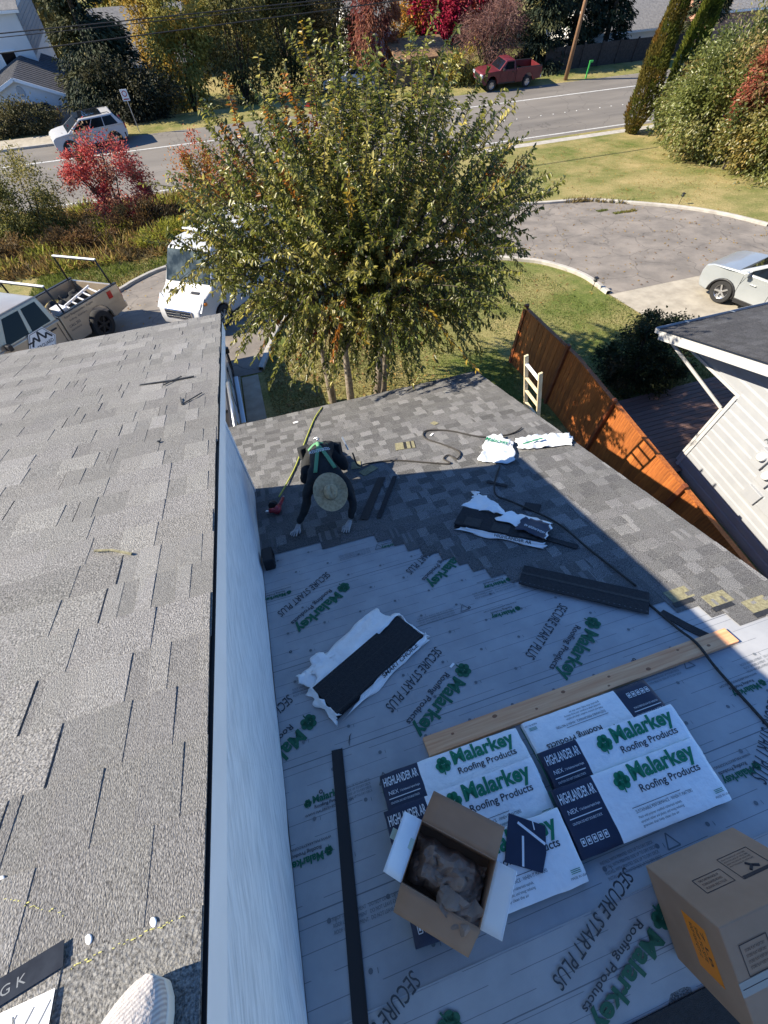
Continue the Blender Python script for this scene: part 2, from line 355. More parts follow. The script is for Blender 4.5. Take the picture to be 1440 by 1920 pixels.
def kerb(pts, wd=.16, ht=.13, name='kerb'):
    pts = [Vector((p[0], p[1], 0)) for p in pts]; pts = spline(pts, 4); mb = MB(); n = len(pts)
    for i, p in enumerate(pts):
        d = (pts[min(i+1, n-1)]-pts[max(i-1, 0)]).normalized(); s = Vector((-d.y, d.x, 0)); z = zg(p.y)
        for a, h in ((-wd/2, -.1), (-wd/2, ht), (wd/2, ht), (wd/2, -.1)): q = p+s*a; mb.v.append((q.x, q.y, z+h))
    for i in range(n-1):
        for k in range(3): mb.f.append((i*4+k, i*4+k+1, i*4+k+5, i*4+k+4)); mb.m.append(0)
    return tag(mb.build(name, MT['kerb'], bevel=.02), kind='structure')
kerb([(p[0], p[1]+.06) for p in lane[0:14]])
kerb([(12.1, 11.9), (12.14, 13.4), (11.7, 14.7), (10.95, 15.67), (9, 16.9), (5.6, 17.3), (2.2, 16.3), (.6, 14.2), (-.35, 11.7)])

# ------------------------------------------------------------ the house under the camera
PT = 21.614; ST, CT = math.sin(rad(PT)), math.cos(rad(PT))
UO, LO = Vector((0, 4.05, 6.324)), Vector((0, 6.2, 2.776))       # eave lines of the upper and the lower roof
UF = Matrix.Translation(UO) @ RX(-PT); LF = Matrix.Translation(LO) @ RX(-PT)   # local: x along eave, y down the slope, z off the roof
house = thing('house', 'house with grey asphalt shingle roofs, one half re-roofed, below the viewer', 'house')
EXP = .143
def shingle_mesh(seed, tone):
    """one laminated shingle 1 m long: base sheet and raised tabs; y=0 is its lower edge, it runs up to y=-.30"""
    r = random.Random(seed); mb = MB(); cols = []
    def slab(x0, x1, y0, y1, zb0, zt0, zb1, zt1, c):
        mb.add([(x0, y0, zb0), (x1, y0, zb0), (x1, y1, zb1), (x0, y1, zb1), (x0, y0, zt0), (x1, y0, zt0), (x1, y1, zt1), (x0, y1, zt1)],
               [(3, 2, 1, 0), (4, 5, 6, 7), (0, 1, 5, 4), (1, 2, 6, 5), (2, 3, 7, 6), (3, 0, 4, 7)]); cols.extend([c]*8)
    slab(.002, .998, -.30, 0, 0, .001, .0035, .0075, r.uniform(*tone[0]))
    x = -r.uniform(0, .12); up = r.random() < .5
    while x < 1:
        wd = r.uniform(.11, .27); a, b = max(.002, x), min(.998, x+wd)
        if up and b-a > .03:
            c = r.uniform(*tone[1]); k = r.uniform(-.008, .008)
            slab(a, b, -.168, .001, .003, .0048, .0064, .0091+r.uniform(-.0005, .0012), c)
        up = not up or r.random() < .12; x += wd
    me = mb.mesh('shingle', [])
    ca = me.color_attributes.new('Col', 'FLOAT_COLOR', 'POINT'); ca.data.foreach_set('color', np.array([[c, c*r.uniform(.985, 1), c*r.uniform(.975, 1.01), 1] for c in cols]).ravel())
    return me
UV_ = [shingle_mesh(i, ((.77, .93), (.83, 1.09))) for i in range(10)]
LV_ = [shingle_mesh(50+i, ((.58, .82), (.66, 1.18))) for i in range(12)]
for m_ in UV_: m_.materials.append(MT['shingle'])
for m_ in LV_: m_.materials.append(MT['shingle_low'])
def course(parent, s, x0, x1, var, r):
    x = x1
    first = r.uniform(.25, 1.0)
    while x > x0+.04:
        L = min(first if x == x1 else 1.0, x-x0); first = 1
        o = bpy.data.objects.new('shingle', r.choice(var)); COL.objects.link(o); o.parent = parent
        o.matrix_basis = T(x-L+(r.uniform(-.004, .004) if x == x1 else 0), -s+r.uniform(-.003, .003), .0115+r.uniform(0, .0012)) @ RZ(r.uniform(-.12, .12)) @ Matrix.Diagonal((L-.003, 1, 1, 1))
        x -= L
def roof_deck(name, frame, x0, x1, length, m, hole=None):
    mb = MB(); mb.box(((x0+x1)/2, -length/2, -.03), (x1-x0, length, .05)); return mb.build(name, m, house, M=frame)
# upper roof (camera side, left)
UXL = -5.0; ULEN = 7.1
uroof = roof_deck('upper_roof', UF, UXL, -.345, ULEN, MT['deck'])
r_ = random.Random(3)
for k in range(46): course(uroof, k*EXP, UXL+.02, -.325, UV_, r_)
UN = Vector((0, ST, CT))
ury, urz = UO.y-ULEN*CT, UO.z+ULEN*ST
MB().box(((UXL-.345)/2, -3.0, -.03), (-.345-UXL, 6.0, .05)).build('back_roof', MT['roof_grey'], house, M=Matrix.Translation((0, ury, urz)) @ RX(PT))
# rake fascia, drip edge, eave fascia
mb = MB(); mb.box((-.352, -ULEN/2+.0, -.078), (.022, ULEN+.02, .14)); mb.build('rake_fascia', MT['white_trim'], uroof, bevel=.004)
mb = MB(); mb.box((-.348, -ULEN/2, .0), (.05, ULEN+.03, .004)); mb.box((-.336, -ULEN/2, -.006), (.003, ULEN+.03, .010)); mb.build('drip_edge', MT['metal_black'], uroof)
mb = MB(); mb.box(((UXL-.38)/2, .0, -.09), (-.38-UXL, .022, .13)); mb.build('eave_fascia', MT['white_trim'], uroof, bevel=.004)
mb = MB(); mb.box((-.535, -ULEN/2, -.128), (.33, ULEN, .012)); mb.build('rake_soffit', MT['soffit'], uroof)
# its side wall above the lower roof, in tall primed panels with shallow joints, and the corner board
WX = -.70
def roofz(o, y): return o.z+(o.y-y)*ST/CT
def wall_panel(y0, y1, x=WX, th=.03, bulge=.0):
    mb = MB()
    n = 14
    for j in range(n+1):
        for i in range(7):
            y = y0+(y1-y0)*i/6; zb, zt = roofz(LO, y)+.02, roofz(UO, y)-.10; z = zb+(zt-zb)*j/n
            b = bulge*(nz(y*2.2, z*1.3, 3)+.5*nz(y*6, z*4, 1))
            mb.v.append((x+b, y, z))
    for j in range(n):
        for i in range(6): a = j*7+i; mb.f.append((a, a+1, a+8, a+7)); mb.m.append(0)
    return mb
ys = [3.97, 2.76, 1.55, .34, -.87, -1.9, -2.5]
for i in range(len(ys)-1): wall_panel(ys[i], ys[i+1]+.0004, bulge=.012).build('wall_panel', MT['wallboard'], house, smooth=True)
mb = MB(); mb.bar((WX-.005, 3.99, roofz(LO, 3.99)-.05), (WX-.005, 3.99, roofz(UO, 3.99)-.1), .045, .085, up=(0, 1, 0)); mb.build('corner_board', MT['white_trim'], house, bevel=.004)
mb = MB(); mb.box(((UXL+.35+WX)/2-.02, (3.96-6.5)/2, 3.0), (WX-UXL-.39, 10.4, 6.05)); mb.build('upper_wall', MT['beige_siding'], house)
for i, x in enumerate((-1.9, -3.6)):
    mb = MB(); mb.box((x, 3.985, 4.6), (1.0, .05, 1.1)); wnd = mb.build('window', MT['white_trim'], house, bevel=.01)
    MB().box((x, 4.012, 4.6), (.86, .012, .96)).build('pane', MT['glass'], wnd)
# step flashing and the black vent box on the wall
vent = thing('wall_vent', 'small black vent box at the foot of the white side wall', 'vent', LF @ T(WX+.035, -4.0, .004))
mb = MB(); mb.box((.06, 0, .075), (.115, .235, .15)); mb.build('hood', MT['metal_black'], vent, bevel=.012)
for k in range(4): MB().box((.119, -.085+k*.055, .07), (.008, .03, .10)).build('louvre', MT['black'], vent)

# lower roof
LXR = 3.86; LRIDGE = 7.65
lroof = roof_deck('lower_roof', LF, -2.6, LXR-.015, 2.36, MT['deck'])
MB().box(((WX+LXR-.015)/2, -(2.36+LRIDGE)/2, -.031), (LXR-.015-WX, LRIDGE-2.36, .05)).build('roof_sheathing', MT['deck'], lroof)
def xb(s):
    P = [(0, -2.6), (2.3, -2.6), (2.36, WX), (3.75, WX), (3.9, .50), (4.05, .74), (4.2, .86), (4.35, .98), (4.5, 1.14), (4.62, 1.3), (4.8, 1.40), (5.0, 1.58), (5.15, 1.75), (5.35, 2.0), (5.6, 2.32), (5.8, 2.62), (5.95, 2.80), (6.1, 3.05), (6.28, 3.22), (6.42, 3.5), (6.5, 3.7)]
    for (a, xa), (b, xb_) in zip(P, P[1:]):
        if a <= s <= b: return xa+(xb_-xa)*(s-a)/(b-a)
    return 9
r_ = random.Random(11); s = 0.0; k = 0
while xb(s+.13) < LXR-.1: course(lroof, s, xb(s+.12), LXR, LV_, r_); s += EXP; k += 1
mb = MB(); mb.box((LXR-.04, -LRIDGE/2, -.07), (.022, LRIDGE, .12)); mb.build('rake_fascia', MT['white_trim'], lroof, bevel=.004)
mb = MB(); mb.box(((LXR-2.6)/2, .01, -.09), (LXR+2.6, .022, .13)); mb.build('eave_fascia', MT['white_trim'], lroof, bevel=.004)
rdy, rdz = LO.y-LRIDGE*CT, LO.z+LRIDGE*ST
mb = MB(); mb.prism([(5.6, 0), (5.6, 2.55), (rdy, rdz-.12), (-7.3, 2.55), (-7.3, 0)], WX+.02, LXR-.42, M=Matrix(((0, 0, 1, 0), (1, 0, 0, 0), (0, 1, 0, 0), (0, 0, 0, 1))))
mb.build('lower_wall', MT['beige_siding'], house)
BF = Matrix.Translation((0, rdy, rdz)) @ RX(PT)        # back slope: local y=0 at the ridge, negative y runs down the far side
mb = MB(); mb.box(((WX+LXR)/2, -3.6, -.031), (LXR-WX-.01, 7.2, .05)); back = mb.build('back_slope', MT['deck'], house, M=BF)
r_ = random.Random(5)
for k in range(5):   # dark shingles already on the back slope below the ridge (their lower edges point away)
    x = WX+.02
    while x < LXR-.1:
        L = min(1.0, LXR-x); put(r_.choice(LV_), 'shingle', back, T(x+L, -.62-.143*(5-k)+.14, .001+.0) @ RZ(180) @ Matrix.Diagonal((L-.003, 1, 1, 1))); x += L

MB().box(((WX+LXR)/2, -.665, .016), (LXR-WX-.03, .23, .006)).build('membrane_strip', MT['felt_black'], back, bevel=.002)
# the printed underlayment
def feltmat():
    m = mat('printed_underlayment', (.30, .31, .33), (.38, .39, .41), rough=.55, ns=2.5, detail=6, bump=.25, bs=9)
    N = m.node_tree.nodes; Lk = m.node_tree.links; b = N['Principled BSDF']; src = b.inputs['Base Color'].links[0].from_socket
    tc = N.new('ShaderNodeTexCoord'); sp = N.new('ShaderNodeSeparateXYZ'); Lk.new(tc.outputs['Object'], sp.inputs[0])
    def ma(op, a, v=None, c=None):
        n = N.new('ShaderNodeMath'); n.operation = op
        if isinstance(a, (int, float)): n.inputs[0].default_value = a
        else: Lk.new(a, n.inputs[0])
        if v is not None:
            if isinstance(v, (int, float)): n.inputs[1].default_value = v
            else: Lk.new(v, n.inputs[1])
        return n.outputs[0]
    def stripe(period, width, off=0.):
        f = ma('FRACT', ma('ADD', ma('MULTIPLY', sp.outputs[1], 1/period), 100+off)); return ma('LESS_THAN', f, width/period)
    l1 = stripe(.108, .0036); dash = ma('GREATER_THAN', ma('FRACT', ma('ADD', ma('MULTIPLY', sp.outputs[0], 1.37), ma('MULTIPLY', sp.outputs[1], 3.1))), .18)
    l1 = ma('MULTIPLY', ma('MULTIPLY', l1, dash), .6); l2 = stripe(.86, .007, .35)
    tot = ma('MINIMUM', ma('ADD', l1, l2), .66)
    # fine diagonal emboss
    wv = ma('LESS_THAN', ma('FRACT', ma('ADD', ma('MULTIPLY', sp.outputs[0], 90), ma('MULTIPLY', sp.outputs[1], 130))), .45)
    tot = ma('ADD', tot, ma('MULTIPLY', wv, .06))
    mx = N.new('ShaderNodeMix'); mx.data_type = 'RGBA'; Lk.new(tot, mx.inputs[0]); Lk.new(src, mx.inputs[6]); mx.inputs[7].default_value = (.035, .045, .065, 1)
    Lk.new(mx.outputs[2], b.inputs['Base Color']); return m
MT['felt'] = feltmat()
def sheet(x0, x1, y0, y1, h, amp, nu, nv, seed):
    def fn(u, v):
        x, y = x0+(x1-x0)*u, y0+(y1-y0)*v
        return (x, y, h+amp*(nz(x*2.3+seed, y*3, seed)+.45*nz(x*7, y*8, seed)))
    return MB().grid(fn, nu, nv)
felt = sheet(WX+.003, LXR-.01, -4.75, -3.5, .004, .0015, 40, 14, 1).build('underlayment', MT['felt'], house, smooth=True, M=LF)
for a, b, h in ((-5.62, -4.72, .0055), (-6.5, -5.6, .007), (-7.655, -6.48, .0085)):
    sheet(WX+.003, LXR-.01, a, b, h, .0016, 44, 14, a).build('underlayment_course', MT['felt'], felt, smooth=True)
bfelt = sheet(WX+.003, LXR-.01, -.56, .012, .0085, .004, 60, 14, 9).build('ridge_underlayment', MT['felt'], house, smooth=True, M=BF)

# lettering
TXT = {}
def text_geo(body, size=1., off=0., shear=0., sx=1.):
    key = (body, off, shear)
    if key not in TXT:
        cu = bpy.data.curves.new('t', 'FONT'); cu.body = body; cu.size = 1; cu.offset = off; cu.shear = shear; cu.resolution_u = 3; cu.fill_mode = 'FRONT'
        ob = bpy.data.objects.new('t', cu); COL.objects.link(ob); dg = bpy.context.evaluated_depsgraph_get()
        me = bpy.data.meshes.new_from_object(ob.evaluated_get(dg)); TXT[key] = ([tuple(v.co) for v in me.vertices], [tuple(p.vertices) for p in me.polygons])
        bpy.data.objects.remove(ob); bpy.data.curves.remove(cu); bpy.data.meshes.remove(me)
    vs, fs = TXT[key]; return [(x*size*sx, y*size, 0) for x, y, z in vs], fs
def put_text(mb, body, x, y, size, mi=0, off=0., shear=0., sx=1., fit=None, z=0.):
    vs, fs = text_geo(body, size, off, shear, sx)
    if fit:
        x0, x1 = min(v[0] for v in vs), max(v[0] for v in vs); k = fit/(x1-x0); vs = [((v[0]-x0)*k, v[1], 0) for v in vs]
    mb.add([(a+x, b+y, z) for a, b, c in vs], fs, mi)
def disc(mb, x, y, r, mi=0, n=14, z=0.):
    mb.add([(x+r*math.cos(2*math.pi*k/n), y+r*math.sin(2*math.pi*k/n), z) for k in range(n)], [tuple(range(n))], mi)
def ring(mb, x, y, r, wd, mi=0, n=14, z=0.):
    vs = [(x+q*math.cos(2*math.pi*k/n), y+q*math.sin(2*math.pi*k/n), z) for q in (r, r-wd) for k in range(n)]
    mb.add(vs, [(k, (k+1) % n, n+(k+1) % n, n+k) for k in range(n)], mi)
def shamrock(mb, x, y, r, mi=0, z=0.):
    """three heart-lobed leaves and a stem"""
    for a in (90, 205, 335):
        cx, cy = x+r*.52*math.cos(rad(a)), y+r*.52*math.sin(rad(a))
        for d in (-1, 1): disc(mb, cx+d*r*.24*math.cos(rad(a+90)), cy+d*r*.24*math.sin(rad(a+90)), r*.40, mi, z=z)
        mb.add([(x, y, z), (cx+r*.5*math.cos(rad(a+90)), cy+r*.5*math.sin(rad(a+90)), z), (cx+r*.5*math.cos(rad(a-90)), cy+r*.5*math.sin(rad(a-90)), z)], [(0, 1, 2)], mi)
    mb.add([(x-r*.05, y, z), (x+r*.08, y, z), (x-r*.05, y-r*1.15, z), (x-r*.2, y-r*1.1, z)], [(0, 1, 2, 3)], mi)
def logo(mb, x, y, wd, mg=0, mk=1, z=0., ms=None):
    """shamrock + two lines of wordmark, lower left corner of the wordmark block at x,y; wd = total width"""
    shamrock(ms or mb, x+.10*wd, y+.15*wd, .095*wd, mg, z)
    put_text(mb, 'Malarkey', x+.22*wd, y+.115*wd, .215*wd, mg, off=.034, sx=1, fit=.78*wd, z=z)
    put_text(mb, 'Roofing Products', x+.24*wd, y+.0*wd, .098*wd, mk, off=.012, fit=.72*wd, z=z)
def felt_print(xa, sa, ang, big=True, parent=None, h=.0125):
    mb = MB(); ms = MB(); mt = MB()
    if big:
        logo(mb, 0, 0, .74, ms=ms); put_text(mt, 'SECURE START PLUS', .02, -.215, .125, 2, shear=.25, fit=.70, off=.004)
    else:
        logo(mb, 0, 0, .30, ms=ms); put_text(mt, 'WWW.MALARKEYROOFING.COM', .0, -.035, .022, 2, fit=.34)
    M = T(xa, -sa, h) @ RZ(ang); p = parent or felt; mt.m = [0]*len(mt.f)
    ms.build('printed_shamrock', MT['green_faint'], p, M=M); mt.build('printed_tagline', MT['ink'], p, M=M)
    return mb.build('printed_wordmark', [MT['green_faint'], MT['ink']], p, M=M)
# position of the shamrock end, distance up the slope, direction of the writing
for xa, sa in ((.87, 6.02), (2.13, 5.99), (.114, 4.70), (1.50, 4.65), (-.457, 6.016), (3.72, 5.85), (3.0, 7.3)): felt_print(xa, sa-.13, 180+33)   # where each shamrock sits
for xa, sa, an in ((1.74, 5.20, 180), (1.64, 5.56, 180), (-.43, 6.86, 180), (-.58, 6.64, 0), (2.95, 6.86, 180), (.95, 4.22, 180), (-.42, 4.5, 180), (2.4, 7.3, 180)): felt_print(xa, sa, an, False)
felt_print(1.30, .02, 180+30.5, True, bfelt, .017)
felt_print(.0, .06, 180+30.5, True, bfelt, .017)
mb = MB(); r_ = random.Random(4)
for j in range(14):       # printed nail targets and small recycling triangles
    for i in range(13):
        x = WX+.18+i*.36+(j % 2)*.18; s_ = 4.0+j*.27
        if x < LXR-.1: disc(mb, x, -s_, .013, 0, 10); put_text(mb, '1', x+.03, -s_-.02, .035, 0)
for x, s_ in ((.62, 4.25), (1.15, 5.42), (2.55, 6.6), (.0, 6.62), (1.55, 7.52)):
    for a in (0, 120, 240):
        p = [(x+.05*math.cos(rad(a+q)), -s_+.05*math.sin(rad(a+q))) for q in (-30, 90)]; d = ((p[1][0]-p[0][0]), (p[1][1]-p[0][1])); l = math.hypot(*d); nn = (-d[1]/l*.004, d[0]/l*.004)
        mb.add([(p[0][0]-nn[0], p[0][1]-nn[1], 0), (p[1][0]-nn[0], p[1][1]-nn[1], 0), (p[1][0]+nn[0], p[1][1]+nn[1], 0), (p[0][0]+nn[0], p[0][1]+nn[1], 0)], [(0, 1, 2, 3)], 0)
    for k in range(4): put_text(mb, 'INSTALL WITH PRINTED SIDE UP TO DRY DECK', x-.46, -s_+.03-.025*k, .022, 0, fit=.36)
for x, s_ in ((-.55, 5.7), (1.3, 5.3), (2.3, 5.35), (.25, 5.55), (2.9, 6.75), (-.5, 7.25)):
    for k in range(3): put_text(mb, 'ROOF UNDERLAYMENT   DO NOT LEAVE EXPOSED', x, -s_-.03*k, .026, 0, fit=.44)
tag(mb.build('printed_marks', [MT['ink_soft']], felt, M=T(0, 0, .0122)), kind='stuff')
for x, s_ in ((-.45, 6.55), (-.42, 7.28), (1.2, 5.43), (2.2, 6.42), (-.52, 5.3)):
    ring(mb2 := MB(), 0, 0, .014, .007); mb2.build('nail_cap', MT['ink'], felt, M=T(x, -s_, .014))
# ------------------------------------------------------------ things lying on the lower roof (local: x along eave, s up the slope, h off the roof)
def onlow(x, s, h=0., a=0.): return LF @ T(x, -s, h+(.012 if s < 3.9 or (x > 1.2 and s < 5.9) else 0)) @ RZ(a)
RT = Matrix.Rotation
BL, BW, BT = 1.04, .365, .075
def film_mesh(seed, L=BL, W=BW, H=BT, nu=34, nv=14):
    """shrink wrapped block: wrinkled film, navy end panel, green foot stripe"""
    mb = MB(); r = random.Random(seed)
    def P(u, v, top=True):
        x, y = (u-.5)*L, (v-.5)*W
        e = min(u, 1-u)*L; g = min(v, 1-v)*W; drop = .010*math.exp(-e/.012)+.008*math.exp(-g/.012)
        k = .0024*nz(x*9+seed, y*12, seed)+.0026*abs(nz(x*19+y*8, y*24+seed, 2.*seed))
        return (x+.004*nz(y*14, seed), y+.004*nz(x*9, 5+seed), H-drop+k)
    us = [0, .006]+[i/nu for i in range(1, nu)]+[.994, 1]; vs_ = [0, .02]+[j/nv for j in range(1, nv)]+[.98, 1]
    nu1 = len(us)
    for v in vs_:
        for u in us: mb.v.append(P(u, v))
    for j in range(len(vs_)-1):
        for i in range(nu1-1):
            a = j*nu1+i; um = (us[i]+us[i+1])/2; mb.f.append((a, a+1, a+nu1+1, a+nu1)); mb.m.append(1 if um < .275 else 0)
    edge = [i for i in range(nu1)]+[j*nu1+nu1-1 for j in range(1, len(vs_))]+[(len(vs_)-1)*nu1+i for i in range(nu1-2, -1, -1)]+[j*nu1 for j in range(len(vs_)-2, 0, -1)]
    prev = edge
    for lv, z in enumerate((H*.55, H*.25, 0)):
        cur = []
        for e in edge:
            x, y, _ = mb.v[e]; k = .006*nz(x*15+seed, y*15, lv*3.)
            mb.v.append((x*(1.004+k), y*(1.006+k), z)); cur.append(len(mb.v)-1)
        for i in range(len(edge)):
            j = (i+1) % len(edge); xm = (mb.v[edge[i]][0]+mb.v[edge[j]][0])/2; mb.f.append((prev[i], cur[i], cur[j], prev[j]))
            mb.m.append((2 if lv == 2 else (1 if xm < -L*.225 else 0)) if lv else (1 if xm < -L*.225 else 0))
        prev = cur
    mb.f = [f for f in mb.f]; return mb
def bundle(label, M, seed, full=True):
    b = thing('shingle_bundle', label, 'shingle bundle', M, 'wrapped shingle bundles on the roof')
    film_mesh(seed).build('wrapper', [MT['plastic_white'], MT['navy'], MT['green']], b, smooth=True, sharp=50)
    z = BT+.0052
    mb = MB(); ms = MB(); logo(mb, -.135, .012, .60, 0, 1, ms=ms); mb.build('printed_wordmark', [MT['green'], MT['ink']], b, M=T(0, 0, z)); ms.build('printed_shamrock', MT['green'], b, M=T(0, 0, z))
    mb = MB(); put_text(mb, 'HIGHLANDER AR', -.505, .095, .078, 0, off=.014, fit=.245)
    put_text(mb, 'NEX', -.49, .035, .035, 0); put_text(mb, '3 Tab Rubberized Asphalt Shingles', -.41, .037, .018, 0, fit=.14)
    mb.box((-.385, .012, 0), (.22, .005, .0005)); put_text(mb, 'CAUTION: DO NOT DOUBLE STACK', -.49, -.02, .018, 0, fit=.2)
    for k in range(5):
        x = -.475+k*.038
        for q in (((x, -.09), (.026, .004)), ((x, -.125), (.026, .004)), ((x-.012, -.107), (.004, .034)), ((x+.012, -.107), (.004, .034)), ((x, -.107), (.012, .016))): mb.box((*q[0], 0), (*q[1], .0005))
    mb.build('white_lettering', MT['white_ink'], b, M=T(0, 0, z))
    mb = MB(); mb.box((.07, -.045, 0), (.34, .003, .0005)); put_text(mb, 'SUSTAINABLE PERFORMANCE - WHEN IT MATTERS', -.09, -.075, .024, 0, fit=.40)
    for k, l in enumerate(('Made with polymer modified rubberized asphalt,', 'upcycled rubber and plastic, and smog reducing', 'granules that help clean the air')): put_text(mb, l, -.09, -.102-.022*k, .018, 0, fit=.30-.05*(k == 2))
    mo = MB(); put_text(mo, 'MADE IN USA', .42, -.15, .016, 0); mo.build('origin_print', MT['ink'], b, M=T(0, 0, z))
    mb.build('fine_print', MT['ink'], b, M=T(0, 0, z)); mb = MB()
    for k in range(3): mb.box((.465, -.125+k*.008, 0), (.06, .003, .0005))
    mb.build('flag_bars', MT['green'], b, M=T(0, 0, z))
    return b
# overlapped like steps: back ones low, front ones resting on them
def cascade(xc, s, tilt, h, a, flip=0): return onlow(xc, s, h, a) @ RX(tilt) @ RZ(flip)
bundle('white wrapped shingle bundle beside the lumber, back left one, green shamrock logo', cascade(.49, 6.80, 0, .012, -.5), 1)
bundle('white wrapped shingle bundle in the middle of the left stack, partly under the open carton', cascade(.46, 7.03, 17, .064, -.6), 2)
bundle('front left white shingle bundle under the open carton and black sample', cascade(.45, 7.335, 17, .064, -1.5), 3)
bundle('white shingle bundle turned round, navy end at right, against the lumber', cascade(1.585, 6.80, 0, .012, -.4, 180), 4)
bundle('white shingle bundle in the middle of the right stack, navy end at left', cascade(1.56, 7.03, 17, .064, -.4), 5)
bundle('front right white shingle bundle, full shamrock logo showing, beside closed carton', cascade(1.51, 7.262, 16, .066, -.8), 6)

# lumber
lb = thing('lumber_board', 'long fir board lying across the printed underlayment behind the bundles', 'board', onlow(1.70, 6.515, .011, .2))
mb = MB()
def plank(u, v):
    x = (u-.5)*2.70; return (x, (v-.5)*.14, .036+.0006*nz(x*4, v*9))
mb.box((0, 0, .018), (2.70, .14, .0358)); mb.build('plank', MT['lumber'], lb, bevel=.004)
kn = MB(); r_ = random.Random(8)
for x, y in ((-1.13, .02), (-.78, .035), (-.46, -.02), (-.2, .03), (.15, -.045), (.2, .02), (.52, -.03), (.85, .03), (1.1, -.02)):
    q = r_.uniform(.004, .008); MB().lathe([(q*1.7, 0), (q, .0006), (0, .0008)], 12).build('knot', mat('knot', (.28, .11, .05), rough=.7) if 'knot' not in bpy.data.materials else bpy.data.materials['knot'], lb, M=T(x, y, .0359) @ Matrix.Diagonal((1.5, 1, 1, 1)))

# open carton with white flaps, on the bundles
oc = thing('open_carton', 'open brown carton with two white flaps and crumpled brown paper inside', 'carton', onlow(.20, 7.275, .198) @ RX(15) @ RZ(-42))
CL_, CW_, CH_ = .43, .30, .24
def panel(name, a, b, c, d, m, th=.004, parent=oc):
    A, B, C_, D = map(Vector, (a, b, c, d)); n_ = (B-A).cross(D-A).normalized()*th
    mb = MB(); mb.add([A, B, C_, D, A+n_, B+n_, C_+n_, D+n_], [(3, 2, 1, 0), (4, 5, 6, 7), (0, 1, 5, 4), (1, 2, 6, 5), (2, 3, 7, 6), (3, 0, 4, 7)]); return mb.build(name, m, parent)
x, y, z = CL_/2, CW_/2, CH_
panel('box_floor', (-x, -y, .002), (x, -y, .002), (x, y, .002), (-x, y, .002), MT['card_in'])
panel('side_panel', (-x, -y, 0), (-x, -y, z), (x, -y, z), (x, -y, 0), MT['card']); panel('side_panel', (x, y, 0), (x, y, z), (-x, y, z), (-x, y, 0), MT['card'])
panel('end_panel', (-x, y, 0), (-x, y, z), (-x, -y, z), (-x, -y, 0), MT['card']); panel('end_panel', (x, -y, 0), (x, -y, z), (x, y, z), (x, y, 0), MT['card'])

def flap(name, hinge0, hinge1, out, length, m, parent=oc, mk=None, curl=.12):
    """a flap hinged on an edge; out = direction it falls; slightly curled"""
    A, B = Vector(hinge0), Vector(hinge1); o = Vector(out).normalized(); n_ = (B-A).normalized().cross(o)
    if n_.z < 0: n_ = -n_
    mb = MB(); mb.grid(lambda u, v: A+(B-A)*(u*(1-.05*v)+.025*v)+o*length*v+n_*(curl*length*v*v), 6, 6)
    ob = mb.build(name, m, parent, smooth=True); so_ = ob.modifiers.new('s', 'SOLIDIFY'); so_.thickness = .004; return ob
flap('long_flap', (-x, y, z), (x, y, z), (0, 1, .42), .17, MT['card'])
flap('long_flap', (-x, -y, z), (x, -y, z), (0, -1, -.55), .15, MT['card'], curl=-.1)
fl = flap('white_flap', (-x, -y, z), (-x, y, z), (-1, 0, .9), .14, MT['card_white'], curl=.05)
fr = flap('white_flap', (x, y, z), (x, -y, z), (1, 0, 1.1), .14, MT['card_white'], curl=.05)
mb = MB()
for k in (0, 1): mb.add([(-x-.05-k*.012, -.10, z+.037+k*.006), (-x-.053-k*.012, -.10, z+.039+k*.006), (-x-.053-k*.012, .10, z+.039+k*.006), (-x-.05-k*.012, .10, z+.037+k*.006)], [(0, 1, 2, 3)])
mb.build('printed_mark', MT['card_ink'], fl)
MB().add([(-x-.0, -.0, z+.009), (-x-.13, -.0, z+.083), (-x-.13, .05, z+.083), (-x-.0, .05, z+.009)], [(0, 1, 2, 3)]).build('tape_strip', MT['tape_pale'], fl)
# crumpled paper
def crumple(u, v, L, W, H, seed):
    px, py = (u-.5)*L, (v-.5)*W
    k = .10*abs(nz(px*7+seed, py*9, seed))+.09*abs(nz(px*19+py*9, py*15+seed, 3))+.04*nz(px*43, py*51-px*9, seed)
    e = min(min(u, 1-u), min(v, 1-v)); return (px+.02*nz(py*15, seed), py+.02*nz(px*15, 2+seed), H*min(1, e*5)+k)
mb = MB(); mb.grid(lambda u, v: crumple(u, v, .40, .23, .15, 3), 17, 11); pp = mb.build('crumpled_paper', MT['kraft'], oc, M=T(0, -.01, .03)); pp.modifiers.new('s', 'SOLIDIFY').thickness = .003
mb = MB(); mb.grid(lambda u, v: crumple(u, v, .24, .16, .05, 8), 9, 7); pp = mb.build('crumpled_paper', MT['kraft'], oc, M=T(.10, -.12, .15) @ RX(25)); pp.modifiers.new('s', 'SOLIDIFY').thickness = .003

# dark shingle sample with pale strips on the front left bundle
sp_ = thing('shingle_sample', 'square black shingle piece with pale release strips lying on front bundle', 'shingle piece', onlow(.70, 7.29, .168) @ RX(17) @ RZ(-31))
MB().prism([(-.115, -.12), (.10, -.12), (.118, -.02), (.108, .11), (-.11, .125)], 0, .007).build('sheet', MT['navy'], sp_, bevel=.001)
for a, b, w_ in (((-.055, .09), (.11, .02), .014), ((-.01, -.115), (-.02, .03), .012), ((.03, .12), (.045, .075), .006)):
    MB().bar((*a, .0085), (*b, .0085), w_, .0012).build('release_strip', MT['card_white'], sp_)

